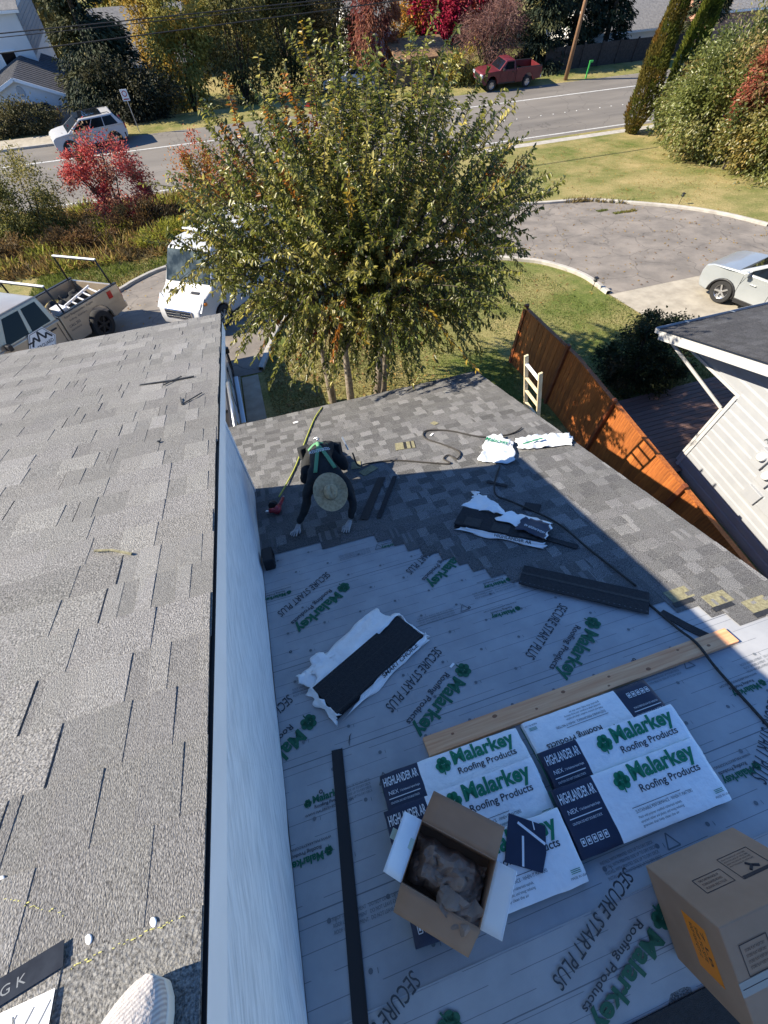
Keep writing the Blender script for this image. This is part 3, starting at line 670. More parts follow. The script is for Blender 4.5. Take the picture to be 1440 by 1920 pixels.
# closed carton straddling the ridge, standing on the far slope
cc = thing('closed_carton', 'closed brown cardboard box with orange label standing across the roof ridge', 'carton', BF @ T(1.295+.30, .10-.243+.02, .02))
KW, KD, KH = .60, .485, .50
MB().box((0, 0, KH/2), (KW, KD, KH)).build('box_body', MT['card'], cc, bevel=.006, seg=2)
f = KD/2+.0015; g = KH+.0015
def frame_print(mb, cx, cy, w_, h_, t_=.004):
    for q in (((cx, cy+h_/2), (w_, t_)), ((cx, cy-h_/2), (w_, t_)), ((cx-w_/2, cy), (t_, h_)), ((cx+w_/2, cy), (t_, h_))): mb.box((*q[0], 0), (*q[1], .0004))
mb = MB(); frame_print(mb, -.10, .0, .17, .10)
for k, l in enumerate(('THIS CARTON MADE OF', 'CORRUGATED BOARD', 'PLEASE RECYCLE')): put_text(mb, l, -.165, .02-.026*k, .02, 0, fit=.12)
frame_print(mb, .12, .02, .19, .17)
for k in range(4): put_text(mb, 'HEAVY PACKAGE LIFT WITH CARE', .035, .08-.018*k, .014, 0, fit=.15)
mb.box((.12, -.055, 0), (.18, .018, .0004)); mb.tube([(.10, -.035, 0), (.13, -.01, 0), (.16, -.03, 0)], .008, 5); mb.tube([(.13, -.01, 0), (.115, .015, 0)], .007, 5)
mb.build('printed_mark', MT['card_ink'], cc, M=T(0, f, .27) @ RX(-90))
mb = MB(); frame_print(mb, -.16, .08, .15, .13)
for k in range(4): put_text(mb, 'STORE FLAT KEEP DRY', -.215, .11-.024*k, .018, 0, fit=.11)
frame_print(mb, .06, .10, .16, .12)
for k in range(4): put_text(mb, 'HANDLE WITH CARE', .0, .13-.024*k, .018, 0, fit=.12)
mb.box((0, -.02, 0), (.58, .003, .0004)); mb.build('printed_mark', MT['card_ink'], cc, M=T(0, 0, g+.0006))
MB().box((0, -.02, g-.0004), (KW+.002, .06, .001)).build('packing_tape', MT['tape'], cc)
MB().box((-KW/2-.001, .02, .30), (.001, .26, .15)).build('orange_label', MT['orange'], cc)
mb = MB()
for k, l in enumerate(('7 LB', 'SHIP TO SITE', 'ROOF VENT QTY 12')): put_text(mb, l, -.10, .02-.035*k, .03, 0, off=.004, fit=.16)
mb.build('label_writing', MT['card_ink'], cc, M=T(-KW/2-.0022, .02, .31) @ RZ(-90) @ RX(90))

# opened bundle in torn wrapper, in the middle of the underlayment
def torn(name, pts, m, parent, seed, amp=.02, nu=22, nv=12, th=.0012):
    """crumpled film over a quad given by its four corners, ragged along the outer edges"""
    A, B, C_, D = map(Vector, pts); mb = MB()
    def fn(u, v):
        ru = u; ed_ = max(0, 1-4*min(u, 1-u, v, 1-v)); e = ed_*(.06*nz(u*4+seed, v*4, 1)+.012*nz(u*12, v*12+seed, 2))
        p = (A*(1-u)+B*u)*(1-v)+(D*(1-u)+C_*u)*v
        k = amp*(nz(p.x*7+seed, p.y*7, seed)+.6*abs(nz(p.x*17, p.y*15, seed)))
        return p+Vector((e, ed_*.05*nz(v*4, u*4, seed+4), max(k, -.3*p.z)))
    mb.grid(fn, nu, nv); o = mb.build(name, m, parent, smooth=True, sharp=35); o.modifiers.new('s', 'SOLIDIFY').thickness = th; return o
ob1 = thing('opened_shingle_bundle', 'opened shingle bundle with dark shingles and torn white wrapper on underlayment', 'shingle bundle', onlow(.145, 5.70, .012, -27.5+55.0))
ob1.matrix_basis = onlow(.145, 5.70, .012, 27.3)
r_ = random.Random(2)
for k in range(5): MB().box((r_.uniform(-.006, .006), r_.uniform(-.006, .006), .008+k*.0145), (1.0, .335, .0125)).build('loose_shingle', MT['felt_black'], ob1, bevel=.002)
for y_ in (-.15, .02, .14): MB().box((0, y_, .0732), (1.0, .004, .001)).build('seal_line', MT['tar'], ob1)
torn('torn_wrapper', [(-.50, .15, .05), (.50, .15, .07), (.42, .42, .035), (-.33, .40, .02)], MT['plastic_white'], ob1, 1.3, .03)
torn('torn_wrapper', [(-.51, .19, .02), (-.06, .2, .05), (-.28, .43, .03), (-.52, .36, .02)], MT['plastic_white'], ob1, 4.3, .035)
torn('wrapper_edge', [(-.54, -.19, .01), (-.50, -.17, .07), (-.505, .18, .07), (-.55, .2, .01)], MT['plastic_white'], ob1, 2.1, .01, 8, 14)
torn('wrapper_edge', [(-.5, -.20, .005), (.53, -.205, .005), (.52, -.170, .066), (-.08, -.168, .06)], MT['plastic_white'], ob1, 3.1, .006, 24, 6)
torn('wrapper_edge', [(.50, -.17, .068), (.54, -.19, .01), (.545, .2, .01), (.505, .17, .07)], MT['plastic_white'], ob1, 5.1, .012, 8, 14)
mb = MB(); put_text(mb, 'SMART CHOICE', 0, 0, .06, 0, off=.01, fit=.42); mb.build('wrapper_lettering', MT['ink'], ob1, M=T(-.02, -.196, .035) @ RX(55))

ob2 = thing('opened_shingle_bundle', 'opened shingle bundle lying slantwise on shaded new shingles, wrapper folded back', 'shingle bundle', onlow(2.01, 4.52, .018, -43))
for k in range(5): MB().box((r_.uniform(-.008, .008), r_.uniform(-.008, .008), .007+k*.0135), (1.0, .335, .012)).build('loose_shingle', MT['felt_black'], ob2, bevel=.002)
for x_ in (-.30, .02, .33): MB().box((x_, -.085, .072), (.19, .15, .004)).build('shingle_tab', MT['tar'], ob2)
torn('wrapper_edge', [(-.5, -.205, .004), (.52, -.205, .004), (.52, -.172, .06), (-.35, -.17, .05)], MT['plastic_white'], ob2, 7.1, .006, 24, 5)
mb = MB(); put_text(mb, 'HIGHLANDER AR', 0, 0, .05, 0, off=.008, fit=.4); mb.build('wrapper_lettering', MT['ink'], ob2, M=T(-.02, -.2, .03) @ RX(58))
torn('wrapper_flap', [(-.08, .05, .085), (.52, -.13, .08), (.52, .17, .075), (.05, .22, .09)], MT['plastic_white'], ob2, 6.1, .012)
torn('navy_wrapper_end', [(.18, -.06, .104), (.5, -.16, .099), (.51, .12, .094), (.22, .15, .104)], MT['navy'], ob2, 6.1, .010)
mb = MB(); put_text(mb, 'HIGHLANDER AR', 0, 0, .05, 0, off=.006, fit=.24); mb.build('wrapper_lettering', MT['white_ink'], ob2, M=T(.49, -.06, .122) @ RZ(163))
torn('torn_wrapper', [(-.52, .17, .05), (.05, .12, .09), (-.15, .30, .12), (-.40, .45, .06)], MT['plastic_white'], ob2, 9.1, .04)
torn('torn_wrapper', [(-.44, .40, .05), (-.36, .36, .06), (-.44, .53, .05), (-.52, .56, .02)], MT['plastic_white'], ob2, 2.7, .02, 8, 8)

# loose plastic wrappers further down the slope
pw = thing('plastic_wrapper', 'crumpled white plastic wrapper with green print near the shadow edge', 'wrapper', onlow(2.75, 2.95, .015, -20))
torn('film', [(-.28, -.32, .02), (.20, -.38, .02), (.26, .08, .07), (-.12, .12, .06)], MT['film'], pw, 11.3, .05)
torn('film', [(-.14, .05, .06), (.27, .02, .06), (.13, .34, .04), (-.08, .40, .03)], MT['film'], pw, 13.3, .05)
mb = MB(); put_text(mb, 'Malarkey', 0, 0, .12, 0, off=.02, fit=.34); mb.build('printed_logo', MT['green'], pw, M=T(-.13, .12, .115) @ RZ(-28) @ RX(6))
pw2 = thing('plastic_wrapper', 'white plastic wrapper bunched up against the right roof edge', 'wrapper', onlow(3.42, 3.08, .015, -15))
torn('film', [(-.38, -.12, .02), (.36, -.10, .02), (.44, .13, .03), (-.36, .13, .05)], MT['film'], pw2, 15.3, .08)
torn('film', [(-.2, -.14, .02), (.40, -.16, .02), (.46, .05, .06), (-.1, .1, .08)], MT['film'], pw2, 17.3, .06)
MB().bar((-.3, -.10, .09), (.0, -.02, .10), .03, .003).build('green_band', MT['green'], pw2)

# strips and scraps
ms = thing('flashing_strip', 'long straight black metal strip lying down the underlayment near the wall', 'flashing', onlow(-.363, 7.01, .013, 83.6))
MB().box((0, 0, .001), (1.42, .082, .002)).box((0, -.04, .006), (1.42, .003, .012)).build('strip', MT['metal_black'], ms)
sp2 = thing('starter_strip', 'long dark shingle strip laid loose at the edge of the new shingles', 'shingle strip', onlow(2.27, 5.63, .024, -41.5))
MB().box((0, 0, .004), (1.13, .27, .007)).build('strip', MT['felt_black'], sp2, bevel=.001); MB().box((0, .02, .0085), (1.13, .03, .0016)).build('seal_line', MT['tar'], sp2)
for k in range(26): MB().box((-.55+k*.044, -.105, .0083), (.014, .004, .001)).build('nail_dash', MT['ink_soft'], sp2)
sp3 = thing('shingle_offcut', 'short dark strip lying between the rope and lumber end', 'shingle strip', onlow(2.81, 6.275, .013, -65))
MB().prism([(-.19, -.035), (-.02, -.042), (.03, -.05), (.20, -.04), (.20, .035), (.02, .03), (-.18, .04)], 0, .006).build('strip', MT['felt_black'], sp3)
def scrap(label, x, s, a, poly, m, h=.013, th=.004, M=None):
    o = MB().prism(poly, 0, th).build('shingle_scrap', m, M=(M or onlow(x, s, h, a))); return tag(o, label, 'scrap')
R4 = lambda a, b: [(-a/2, -b/2), (a/2, -b/2*.96), (a/2*.97, b/2), (-a/2*.98, b/2*.95)]
sq = thing('shingle_scrap', 'tan square shingle scrap with a dark band on sunlit new shingles', 'scrap', onlow(1.63, 2.19, .013, -12))
MB().prism(R4(.30, .22), 0, .004).build('sheet', MT['yellow_felt'], sq); MB().box((-.0, .0, .0052), (.045, .21, .002)).build('tar_band', MT['tar'], sq); MB().box((.09, .0, .0052), (.02, .21, .002)).build('tar_band', MT['tar'], sq)
scrap('small tan scrap right of the long rope loop on sunlit shingles', 2.3, 1.72, 20, R4(.09, .12), MT['yellow_felt'])
scrap('tan shingle scrap lying by the right side of the kneeling roofer', .93, 2.62, 25, R4(.26, .15), MT['yellow_felt'])
scrap('pale tan offcut behind the elbow of the kneeling roofer', .80, 2.40, -15, R4(.14, .2), MT['yellow_felt'])
scrap('small white card lying on the shingles near the lower eave', .14, .46, 10, R4(.09, .06), MT['card_white'])
scrap('two white paper bits inside the loop of the black rope', 2.12, 2.06, 40, R4(.09, .03), MT['card_white'])
scrap('square dark offcut touching the rope beside the slanting open bundle', 2.52, 4.33, -43, R4(.19, .16), MT['felt_black'])
scrap('small dark offcut above the slanting open bundle in the shade', 2.38, 3.72, -50, R4(.28, .05), MT['felt_black'], .02)
scrap('narrow dark offcut below the right end of the slanting open bundle', 2.47, 5.0, -50, R4(.34, .07), MT['felt_black'], .02)
scrap('long dark strip leaning across the shaded shingles right of the roofer', 1.0, 3.35, 60, R4(.95, .06), MT['felt_black'], .02)
scrap('broad dark strip on the shaded shingles beside the kneeling roofer', .82, 3.30, 60, R4(.95, .11), MT['tar'], .02)
scrap('white paper chip on the underlayment beside the lower wrapper corner', .80, 5.95, 30, R4(.05, .02), MT['card_white'])
scrap('curled black bit on underlayment between open bundle and black strip', -.17, 6.27, 70, [(-.05, 0), (-.02, .012), (.03, .012), (.05, 0), (.03, .006), (-.02, .006)], MT['metal_black'])
# tar bands showing on the headlap of the last right-hand courses
for x_, s_ in ((2.99, 6.09), (3.25, 6.25), (3.5, 6.42), (3.73, 6.48)):
    MB().box((x_, -s_, .0175), (.21, .045, .003)).build('tar_band', MT['tar'], lroof, M=T(0, 0, .002)); MB().box((x_+.03, -s_+.09, .0195), (.23, .13, .002)).build('tan_headlap', MT['yellow_felt'], lroof)

# ropes and air hoses
def hose(name, label, pts, r, m, frame=LF):
    P = spline([(x, -s, h+(.012 if s < 5.9 else 0)) for x, s, h in pts], 8); o = MB().tube(P, r, 8).build(name, m, smooth=True, M=frame); return tag(o, label, name.replace('_', ' '))
hose('safety_rope', 'dark safety rope snaking from the roofer across sunlit shingles', [(.75, 2.62, .35), (.80, 2.60, .12), (.95, 2.46, .03), (1.35, 2.55, .025), (1.75, 2.82, .025), (2.03, 3.0, .025), (2.0, 2.84, .025), (2.1, 2.78, .03), (2.17, 2.93, .03), (2.28, 2.76, .025), (2.15, 2.45, .025), (1.98, 2.13, .025), (2.08, 1.92, .025), (2.39, 2.08, .025), (2.73, 2.50, .03), (3.05, 2.62, .02), (3.25, 2.62, .025), (3.4, 2.55, .03)], .011, MT['hose_black'])
hose('extension_rope', 'black rope lying along the shaded shingles to the open bundle', [(2.62, 3.35, .025), (2.37, 3.68, .025), (2.25, 3.95, .03), (2.36, 4.16, .03), (2.6, 4.69, .03), (2.66, 5.2, .026), (2.735, 5.79, .026)], .011, MT['hose_black'])
hose('trailing_rope', 'black rope running down over the underlayment and lumber end at right', [(2.70, 5.98, .02), (2.72, 6.3, .03), (2.72, 6.49, .062), (2.70, 6.72, .03), (2.66, 7.19, .022), (2.6, 7.62, .02)], .011, MT['hose_black'])
hose('air_hose', 'yellow air hose running from the eave to the red nail gun', [(.72, -.02, -.02), (.665, .14, .02), (.47, .53, .022), (.15, 1.42, .022), (-.06, 2.03, .022), (-.25, 2.48, .03), (-.37, 2.80, .07)], .0105, MT['hose_yellow'])
# ------------------------------------------------------------ nail gun, roofer
ng = thing('nail_gun', 'red pneumatic roofing nail gun lying beside the white wall', 'nail gun', onlow(-.45, 3.02, .02, -20))
MB().tube([(.08, .17, .075), (.075, .05, .07), (.055, -.04, .06)], [.02, .023, .024], 10).build('grip', MT['tool_red'], ng, smooth=True)
MB().tube([(.06, -.12, .06), (.06, -.045, .06), (.06, .0, .06)], [.04, .045, .036], 14).build('cylinder_head', MT['tool_red'], ng, smooth=True)
MB().tube([(-.05, -.07, .05), (.06, -.075, .06)], [.03, .036], 12).build('nose', MT['tool_red'], ng, smooth=True)
MB().box((-.075, -.075, .04), (.05, .035, .03)).build('nail_guide', MT['steel'], ng, bevel=.004)
MB().lathe([(0, -.03), (.055, -.03), (.06, -.02), (.06, .02), (.055, .03), (0, .03)], 20).build('coil_magazine', MT['black'], ng, smooth=True, sharp=40, M=T(-.03, .04, .055) @ RX(80))
MB().tube([(.08, .165, .075), (.081, .205, .076)], .012, 10).build('hose_fitting', MT['steel'], ng, smooth=True)

pers = thing('person', 'roofer in black clothes, green harness and straw hat, kneeling bent over the shingles', 'person', onlow(.3, 2.9, .014))
def LP(x, s, h): return Vector((x-.3, -(s-2.9), h))
def skin_mesh(name, verts, edges, radii, root, m, parent, sub=2):
    me = bpy.data.meshes.new(name); me.from_pydata([tuple(v) for v in verts], edges, []); me.materials.append(m)
    o = bpy.data.objects.new(name, me); COL.objects.link(o); o.parent = parent
    bm = bmesh.new(); bm.from_mesh(me); ly = bm.verts.layers.skin.verify()
    for v, r in zip(bm.verts, radii): v[ly].radius = (r, r) if not isinstance(r, tuple) else r; v[ly].use_root = False
    bm.verts.ensure_lookup_table(); bm.verts[root][ly].use_root = True
    bm.to_mesh(me); bm.free()
    k = o.modifiers.new('skin', 'SKIN'); k.use_smooth_shade = True
    b = o.modifiers.new('sub', 'SUBSURF'); b.levels = sub; b.render_levels = sub; return o
J = [LP(.33, 2.60, .50), LP(.29, 2.92, .56), LP(.265, 3.22, .57), LP(.26, 3.40, .53), LP(.265, 3.50, .50),           # 0 pelvis 1 waist 2 chest 3 upper chest 4 neck
     LP(.09, 3.38, .50), LP(.0, 3.46, .40), LP(-.07, 3.52, .24), LP(-.19, 3.54, .08),                              # 5 L shoulder 6 L upper arm 7 elbow 8 wrist
     LP(.43, 3.46, .50), LP(.50, 3.58, .40), LP(.50, 3.68, .25), LP(.42, 3.73, .08),                                 # 9 R shoulder ... 12 wrist
     LP(.20, 2.58, .45), LP(.08, 2.70, .27), LP(.03, 2.66, .10), LP(.06, 2.36, .085), LP(.08, 2.16, .075),           # 13 L hip 14 thigh 15 knee 16 calf 17 ankle
     LP(.46, 2.56, .45), LP(.55, 2.64, .29), LP(.62, 2.56, .12), LP(.60, 2.26, .085), LP(.58, 2.06, .075)]           # 18 R hip ...
E_ = [(0, 1), (1, 2), (2, 3), (3, 4), (3, 5), (5, 6), (6, 7), (7, 8), (3, 9), (9, 10), (10, 11), (11, 12), (0, 13), (13, 14), (14, 15), (15, 16), (16, 17), (0, 18), (18, 19), (19, 20), (20, 21), (21, 22)]
RR = [(.145, .15), (.15, .14), (.17, .15), (.13, .13), .065, .085, .066, .055, .038, .085, .066, .055, .038, .115, .095, .075, .06, .05, .115, .095, .075, .06, .05]
bd_ = skin_mesh('body', J, E_, RR, 0, MT['cloth_black'], pers)
tx_ = bpy.data.textures.new('folds', 'CLOUDS'); tx_.noise_scale = .11; tx_.noise_depth = 2; dm = bd_.modifiers.new('folds', 'DISPLACE'); dm.texture = tx_; dm.strength = .045; dm.mid_level = .5
for a, b in ((17, (.08, 2.02)), (22, (.57, 1.92))):
    p = J[a]; q = LP(b[0], b[1], .045)
    skin_mesh('boot', [p+Vector((0, 0, -.0)), p.lerp(q, .5)+Vector((0, 0, -.01)), q, q+Vector((0, .07, -.004))], [(0, 1), (1, 2), (2, 3)], [.052, .055, .045, .03], 1, MT['black'], pers, 1)
# gloved hands pressed on the roof, five separate fingers each
def hand(wrist, palm, dirx, side):
    w_, p_ = Vector(wrist), Vector(palm); d = (p_-w_); d.z = 0; d.normalize(); sd = Vector((d.y, -d.x, 0))*side
    V = [w_, p_-d*.02, p_+d*.028]; Ed = [(0, 1), (1, 2)]; R_ = [.03, (.040, .024), (.040, .02)]
    for off, ln in ((-.032, .062), (-.011, .075), (.011, .072), (.031, .055)):
        b0 = len(V); k = p_+d*.032+sd*off; V += [k, k+d*ln*.5+sd*off*.25+Vector((0, 0, .008)), k+d*ln+sd*off*.45+Vector((0, 0, -.012))]
        Ed += [(2, b0), (b0, b0+1), (b0+1, b0+2)]; R_ += [.0105, .0095, .0075]
    b0 = len(V); k = p_-d*.015-sd*.038; V += [k, k+d*.035-sd*.022, k+d*.06-sd*.024+Vector((0, 0, -.008))]; Ed += [(1, b0), (b0, b0+1), (b0+1, b0+2)]; R_ += [.013, .011, .009]
    return skin_mesh('gloved_hand', V, Ed, R_, 1, MT['glove'], pers, 1)
hand(J[8], LP(-.235, 3.60, .035), 0, 1); hand(J[12], LP(.37, 3.80, .035), 0, -1)
# head under the hat: face looks down at the work
HC = LP(.27, 3.60, .45); hd = MB()
def headfn(u, v):
    th, ph = math.pi*v, 2*math.pi*u; x_, y_, z_ = math.sin(th)*math.cos(ph), math.sin(th)*math.sin(ph), math.cos(th)
    return (x_*.078, y_*.098, z_*.115-(.012*(z_ < -.3)))
hd.grid(headfn, 18, 14); HM = Matrix.Translation(HC) @ RX(55) @ RZ(180)
head = hd.build('head', MT['skin'], pers, smooth=True, M=HM)
MB().tube([(0, .088, .012), (0, .112, -.022), (0, .095, -.034)], [.008, .014, .012], 8).build('nose', MT['skin'], head, smooth=True)
for sx in (-1, 1):
    MB().lathe([(0, -.008), (.014, -.004), (.014, .004), (0, .008)], 10).build('eye', MT['black'], head, smooth=True, M=T(sx*.03, .084, .014) @ RX(90))
    MB().lathe([(0, -.008), (.024, -.004), (.024, .004), (0, .008)], 10).build('ear', MT['skin'], head, smooth=True, M=T(sx*.08, -.005, -.01) @ RY(90))
MB().box((0, .09, -.062), (.045, .012, .008)).build('mouth', mat('lips', (.22, .09, .07)), head, bevel=.003)
# straw hat
hat = MB()
prof = [(.0, .118), (.03, .119), (.058, .112), (.076, .09), (.083, .04), (.087, .006), (.10, .0), (.14, .001), (.185, .008), (.217, .02)]
def hatfn(u, v):
    k = v*(len(prof)-1); i = min(int(k), len(prof)-2); f_ = k-i; r_h = prof[i][0]*(1-f_)+prof[i+1][0]*f_; z_ = prof[i][1]*(1-f_)+prof[i+1][1]*f_
    a = 2*math.pi*u; x_, y_ = r_h*math.cos(a)*.92, r_h*math.sin(a)*1.06
    if r_h < .075: z_ -= .026*math.exp(-(x_/.018)**2)*(1-(r_h/.078)**2)       # crease along the crown
    if r_h > .09: z_ += .012*math.cos(2*a)*(r_h-.09)/.12
    return (x_, y_, z_)
hat.grid(hatfn, 44, 27)
hto = hat.build('straw_hat', MT['straw'], pers, smooth=True, M=Matrix.Translation(LP(.266, 3.665, .495)) @ RX(50) @ RY(3)); hto.modifiers.new('s', 'SOLIDIFY').thickness = .004
MB().lathe([(.0885, .012), (.0915, .012), (.0895, .026), (.086, .026)], 40).build('hat_band', MT['black'], hto, smooth=True, M=Matrix.Diagonal((.925, 1.065, 1, 1)))
# harness straps over the back, waist belt, vest print, tool pouches
def strap(pts, wd, m, name): 
    P = spline(pts, 5); mb = MB(); n_ = len(P)
    for i, p in enumerate(P):
        d = (P[min(i+1, n_-1)]-P[max(i-1, 0)]).normalized(); sd = d.cross(Vector((0, 0, 1))).normalized()
        mb.v += [tuple(p-sd*wd/2), tuple(p+sd*wd/2)]
    for i in range(n_-1): mb.f.append((2*i, 2*i+1, 2*i+3, 2*i+2)); mb.m.append(0)
    o = mb.build(name, m, pers, smooth=True); o.modifiers.new('s', 'SOLIDIFY').thickness = .006; return o
strap([LP(.16, 3.42, .655), LP(.24, 3.15, .728), LP(.30, 2.86, .708), LP(.31, 2.70, .672)], .045, MT['strap'], 'harness_strap')
strap([LP(.40, 3.42, .655), LP(.34, 3.15, .728), LP(.30, 2.88, .708), LP(.29, 2.72, .672)], .045, MT['strap'], 'harness_strap')
strap([LP(.16, 2.74, .60), LP(.25, 2.74, .665), LP(.33, 2.74, .672), LP(.43, 2.74, .62)], .05, MT['strap'], 'waist_strap')
MB().tube([LP(.28, 2.60, .665), LP(.32, 2.58, .672), LP(.34, 2.62, .668), LP(.31, 2.66, .672)], .012, 8).build('harness_ring', MT['steel'], pers, smooth=True)
mb = MB(); put_text(mb, 'ROOFING', 0, 0, .085, 0, off=.012, fit=.26); mb.build('vest_print', MT['white_ink'], pers, M=Matrix.Translation(LP(.155, 3.10, .738)) @ RZ(-2) @ RX(-8))
mb = MB(); mb.box((0, 0, 0), (.25, .008, .001)).box((0, .02, 0), (.2, .006, .001)); mb.build('vest_print', MT['white_ink'], pers, M=Matrix.Translation(LP(.29, 3.04, .735)) @ RZ(-2) @ RX(-8))
for x_, s_, h_, a_ in ((.12, 2.55, .50, 20), (.53, 2.60, .47, -25)): MB().prism([(-.075, -.05), (.075, -.05), (.085, .05), (-.085, .05)], -.11, .07).build('tool_pouch', MT['cloth_black'], pers, bevel=.015, M=Matrix.Translation(LP(x_, s_, h_)) @ RZ(a_))
MB().tube([LP(.66, 2.50, .55), LP(.70, 2.62, .40)], .012, 6).build('hammer_handle', MT['steel'], pers)

# ------------------------------------------------------------ on the upper roof
def onup(x, s, h=0., a=0.): return UF @ T(x, -s, h) @ RZ(a)
def stick(label, pts, wd, m=MT['tar'], cat='scrap'):
    mb = MB(); P = [Vector((x, -s, .0265)) for x, s in pts]
    for a, b in zip(P, P[1:]): mb.bar(a, b, wd, .005)
    return tag(mb.build('shingle_scrap', m, M=UF), label, cat)
stick('long thin dark shingle trimming lying near the upper rake edge', [(-.81, 1.70), (-.62, 1.74), (-.48, 1.75)], .014)
stick('bent dark trimming just below the long one near the upper rake', [(-.66, 1.80), (-.56, 1.70)], .008)
stick('thin V-shaped dark trimming close to the white rake fascia', [(-.535, 2.09), (-.52, 2.197), (-.418, 2.08)], .006)
stick('narrow tan shingle sliver in the middle of the near roof', [(-.714, 3.378), (-.655, 3.40), (-.585, 3.45)], .007, MT['yellow_felt'])
stick('tiny dark crumb of shingle near the upper rake edge', [(-.60, 2.62), (-.59, 2.612)], .012)
for i, (x_, s_, lb_) in enumerate(((-.5, 4.419, 'larger white sealant spot beside the shoe on grey shingles'), (-.402, 4.429, 'smaller white sealant spot nearer the rake above the shoe'), (-.671, 4.288, 'white sealant spot at the far left of the near shingles'))):
    o = MB().lathe([(.0, .0005), (.003, .0005), (.0055, .0003), (.006, -.001)], 14).build('sealant_spot', MT['white_ink'], smooth=True, M=onup(x_, s_, .0200, 30) @ Matrix.Diagonal((.8, 1.3, 1, 1))); tag(o, lb_, 'sealant')
o = thing('release_film', 'white diamond patterned film strip on shingles beside the shoe', 'film', onup(-.60, 4.520, .025, 3))
MB().box((-.18, 0, .0005), (.50, .105, .001)).build('film', MT['card_white'], o)
mb = MB()
for k in range(22):
    for d in (1, -1): mb.bar((-.42+k*.022-.025*d, -.05, .0014), (-.42+k*.022+.025*d, .042, .0014), .0022, .0004)
mb.build('diamond_pattern', MT['ink_soft'], o)
o = thing('printed_tape', 'dark release tape strip with worn white lettering on near shingles', 'tape', onup(-.60, 4.440, .0245, 12))
MB().box((-.06, 0, .0005), (.26, .034, .001)).build('tape', MT['tape_dark'], o)
mb = MB(); put_text(mb, 'WARNING K', -.10, -.008, .018, 0, off=.001, fit=.12); mb.build('tape_lettering', MT['ink_soft'], o, M=T(0, 0, .0014))
r_ = random.Random(6)
for a, b in (((-.525, 4.447), (-.345, 4.438)), ((-.70, 4.30), (-.545, 4.375))):   # chalky yellow sealant dashes on the shingles
    mb = MB(); n_ = 46
    for k in range(n_):
        t_ = k/n_; x_, s_ = a[0]+(b[0]-a[0])*t_, a[1]+(b[1]-a[1])*t_-.002*math.sin(t_*3.1)
        if r_.random() < .55: mb.box((x_, -s_+r_.uniform(-.0025, .0025), .0205), (r_.uniform(.001, .005), r_.uniform(.0006, .002), .0012))
    mb.build('chalk_line', mat('yellow_chalk', (.5, .47, .16), rough=.9) if 'yellow_chalk' not in bpy.data.materials else bpy.data.materials['yellow_chalk'], uroof)

# the photographer's shoe
sh = thing('shoe', 'pale ribbed knit sneaker toe on the near roof by the rake edge', 'shoe', onup(-.452, 4.632, .024, -30))
def shoefn(u, v):
    # v: heel (0) to toe (1); u: around the upper
    y_ = -.15+.30*v; hw = .053*(1-.0*v)*(math.sqrt(max(0, 1-((v-.55)/.46)**2.3)) if v > .55 else (.82+.18*sm(v/.5))); hw = max(hw, .001)
    top = .115-.055*sm((v-.2)/.55)-.014*sm((v-.78)/.22); a = math.pi*u
    x_ = -hw*math.cos(a); z_ = .022+(top-.022)*math.sin(a)**.62 if 0 < u < 1 else .022
    return (x_+.006*math.sin(v*3), y_, z_)
mb = MB(); mb.grid(shoefn, 20, 34); mb.build('knit_upper', MT['shoe'], sh, smooth=True)
sole = [(1.03*(-shoefn(0, v_/24)[0]*-1), shoefn(0, v_/24)[1]*1.012) for v_ in range(25)]+[(1.03*shoefn(1, v_/24)[0], shoefn(1, v_/24)[1]*1.012) for v_ in range(24, -1, -1)]
MB().prism(sole, 0, .026).build('sole', MT['shoe_sole'], sh, bevel=.004)

# ladder leaning on the right rake
ld = thing('ladder', 'pale wooden ladder top standing above the right roof edge', 'ladder')
a0, a1 = Vector((4.02, 5.05, 4.02)), Vector((4.04, 4.60, 4.02)); dn = Vector((1.15, .05, -4.0))
for a in (a0, a1): MB().bar(a, a+dn, .07, .035, up=(0, 1, 0)).build('rail', MT['ladder_wood'], ld, bevel=.006)
for k in range(12): p = a0+dn*(.045+k*.08); q = a1+dn*(.045+k*.08); MB().bar(p, q, .05, .03, up=(0, 0, 1)).build('rung', MT['ladder_wood'] if k else MT['white_trim'], ld, bevel=.004)
# ------------------------------------------------------------ fence between the plots
fn = thing('cedar_fence', 'tall orange stained cedar board fence between the two houses', 'fence', (7.0, 0, 0))
r_ = random.Random(21)
bd = []
for h in (1.80, 1.83, 1.78, 1.815):
    mb = MB(); mb.prism([(-.011, -.0715), (.011, -.0705), (.014, .0705), (-.008, .0715)], 0, h); me = mb.mesh('board', [MT['cedar']]); bd.append(me)
y = -2.6
while y < 9.35:
    x_ = -.0 if y < 6.2 else -.02*(y-6.2)
    put(r_.choice(bd), 'board', fn, T(x_+r_.uniform(-.003, .003), y, zg(y)-.02) @ RZ(r_.uniform(-1, 1))); y += .1395
for yp in (-1.9, .5, 2.95, 5.35, 7.3, 9.33):
    MB().box((-.062, yp, zg(yp)+.93), (.09, .09, 1.94)).build('post', MT['cedar_dark'], fn, bevel=.006)
for hz in (.25, 1.0, 1.62):
    MB().bar((.035, -2.6, hz), (.035, 7.2, hz-.03), .04, .085).build('rail', MT['cedar_dark'], fn); 
MB().bar((-.0, -2.65, 1.80), (-.01, 6.9, 1.80), .10, .028).build('cap_rail', MT['cedar'], fn)
MB().bar((-.01, 6.9, 1.80), (-.06, 9.4, zg(9.4)+1.80), .10, .028).build('cap_rail', MT['cedar'], fn)
MB().bar((-.028, 9.40, 1.62), (-.028, 9.40, -.3), .02, .14, up=(1, 0, 0)).build('end_board', MT['cedar'], fn)

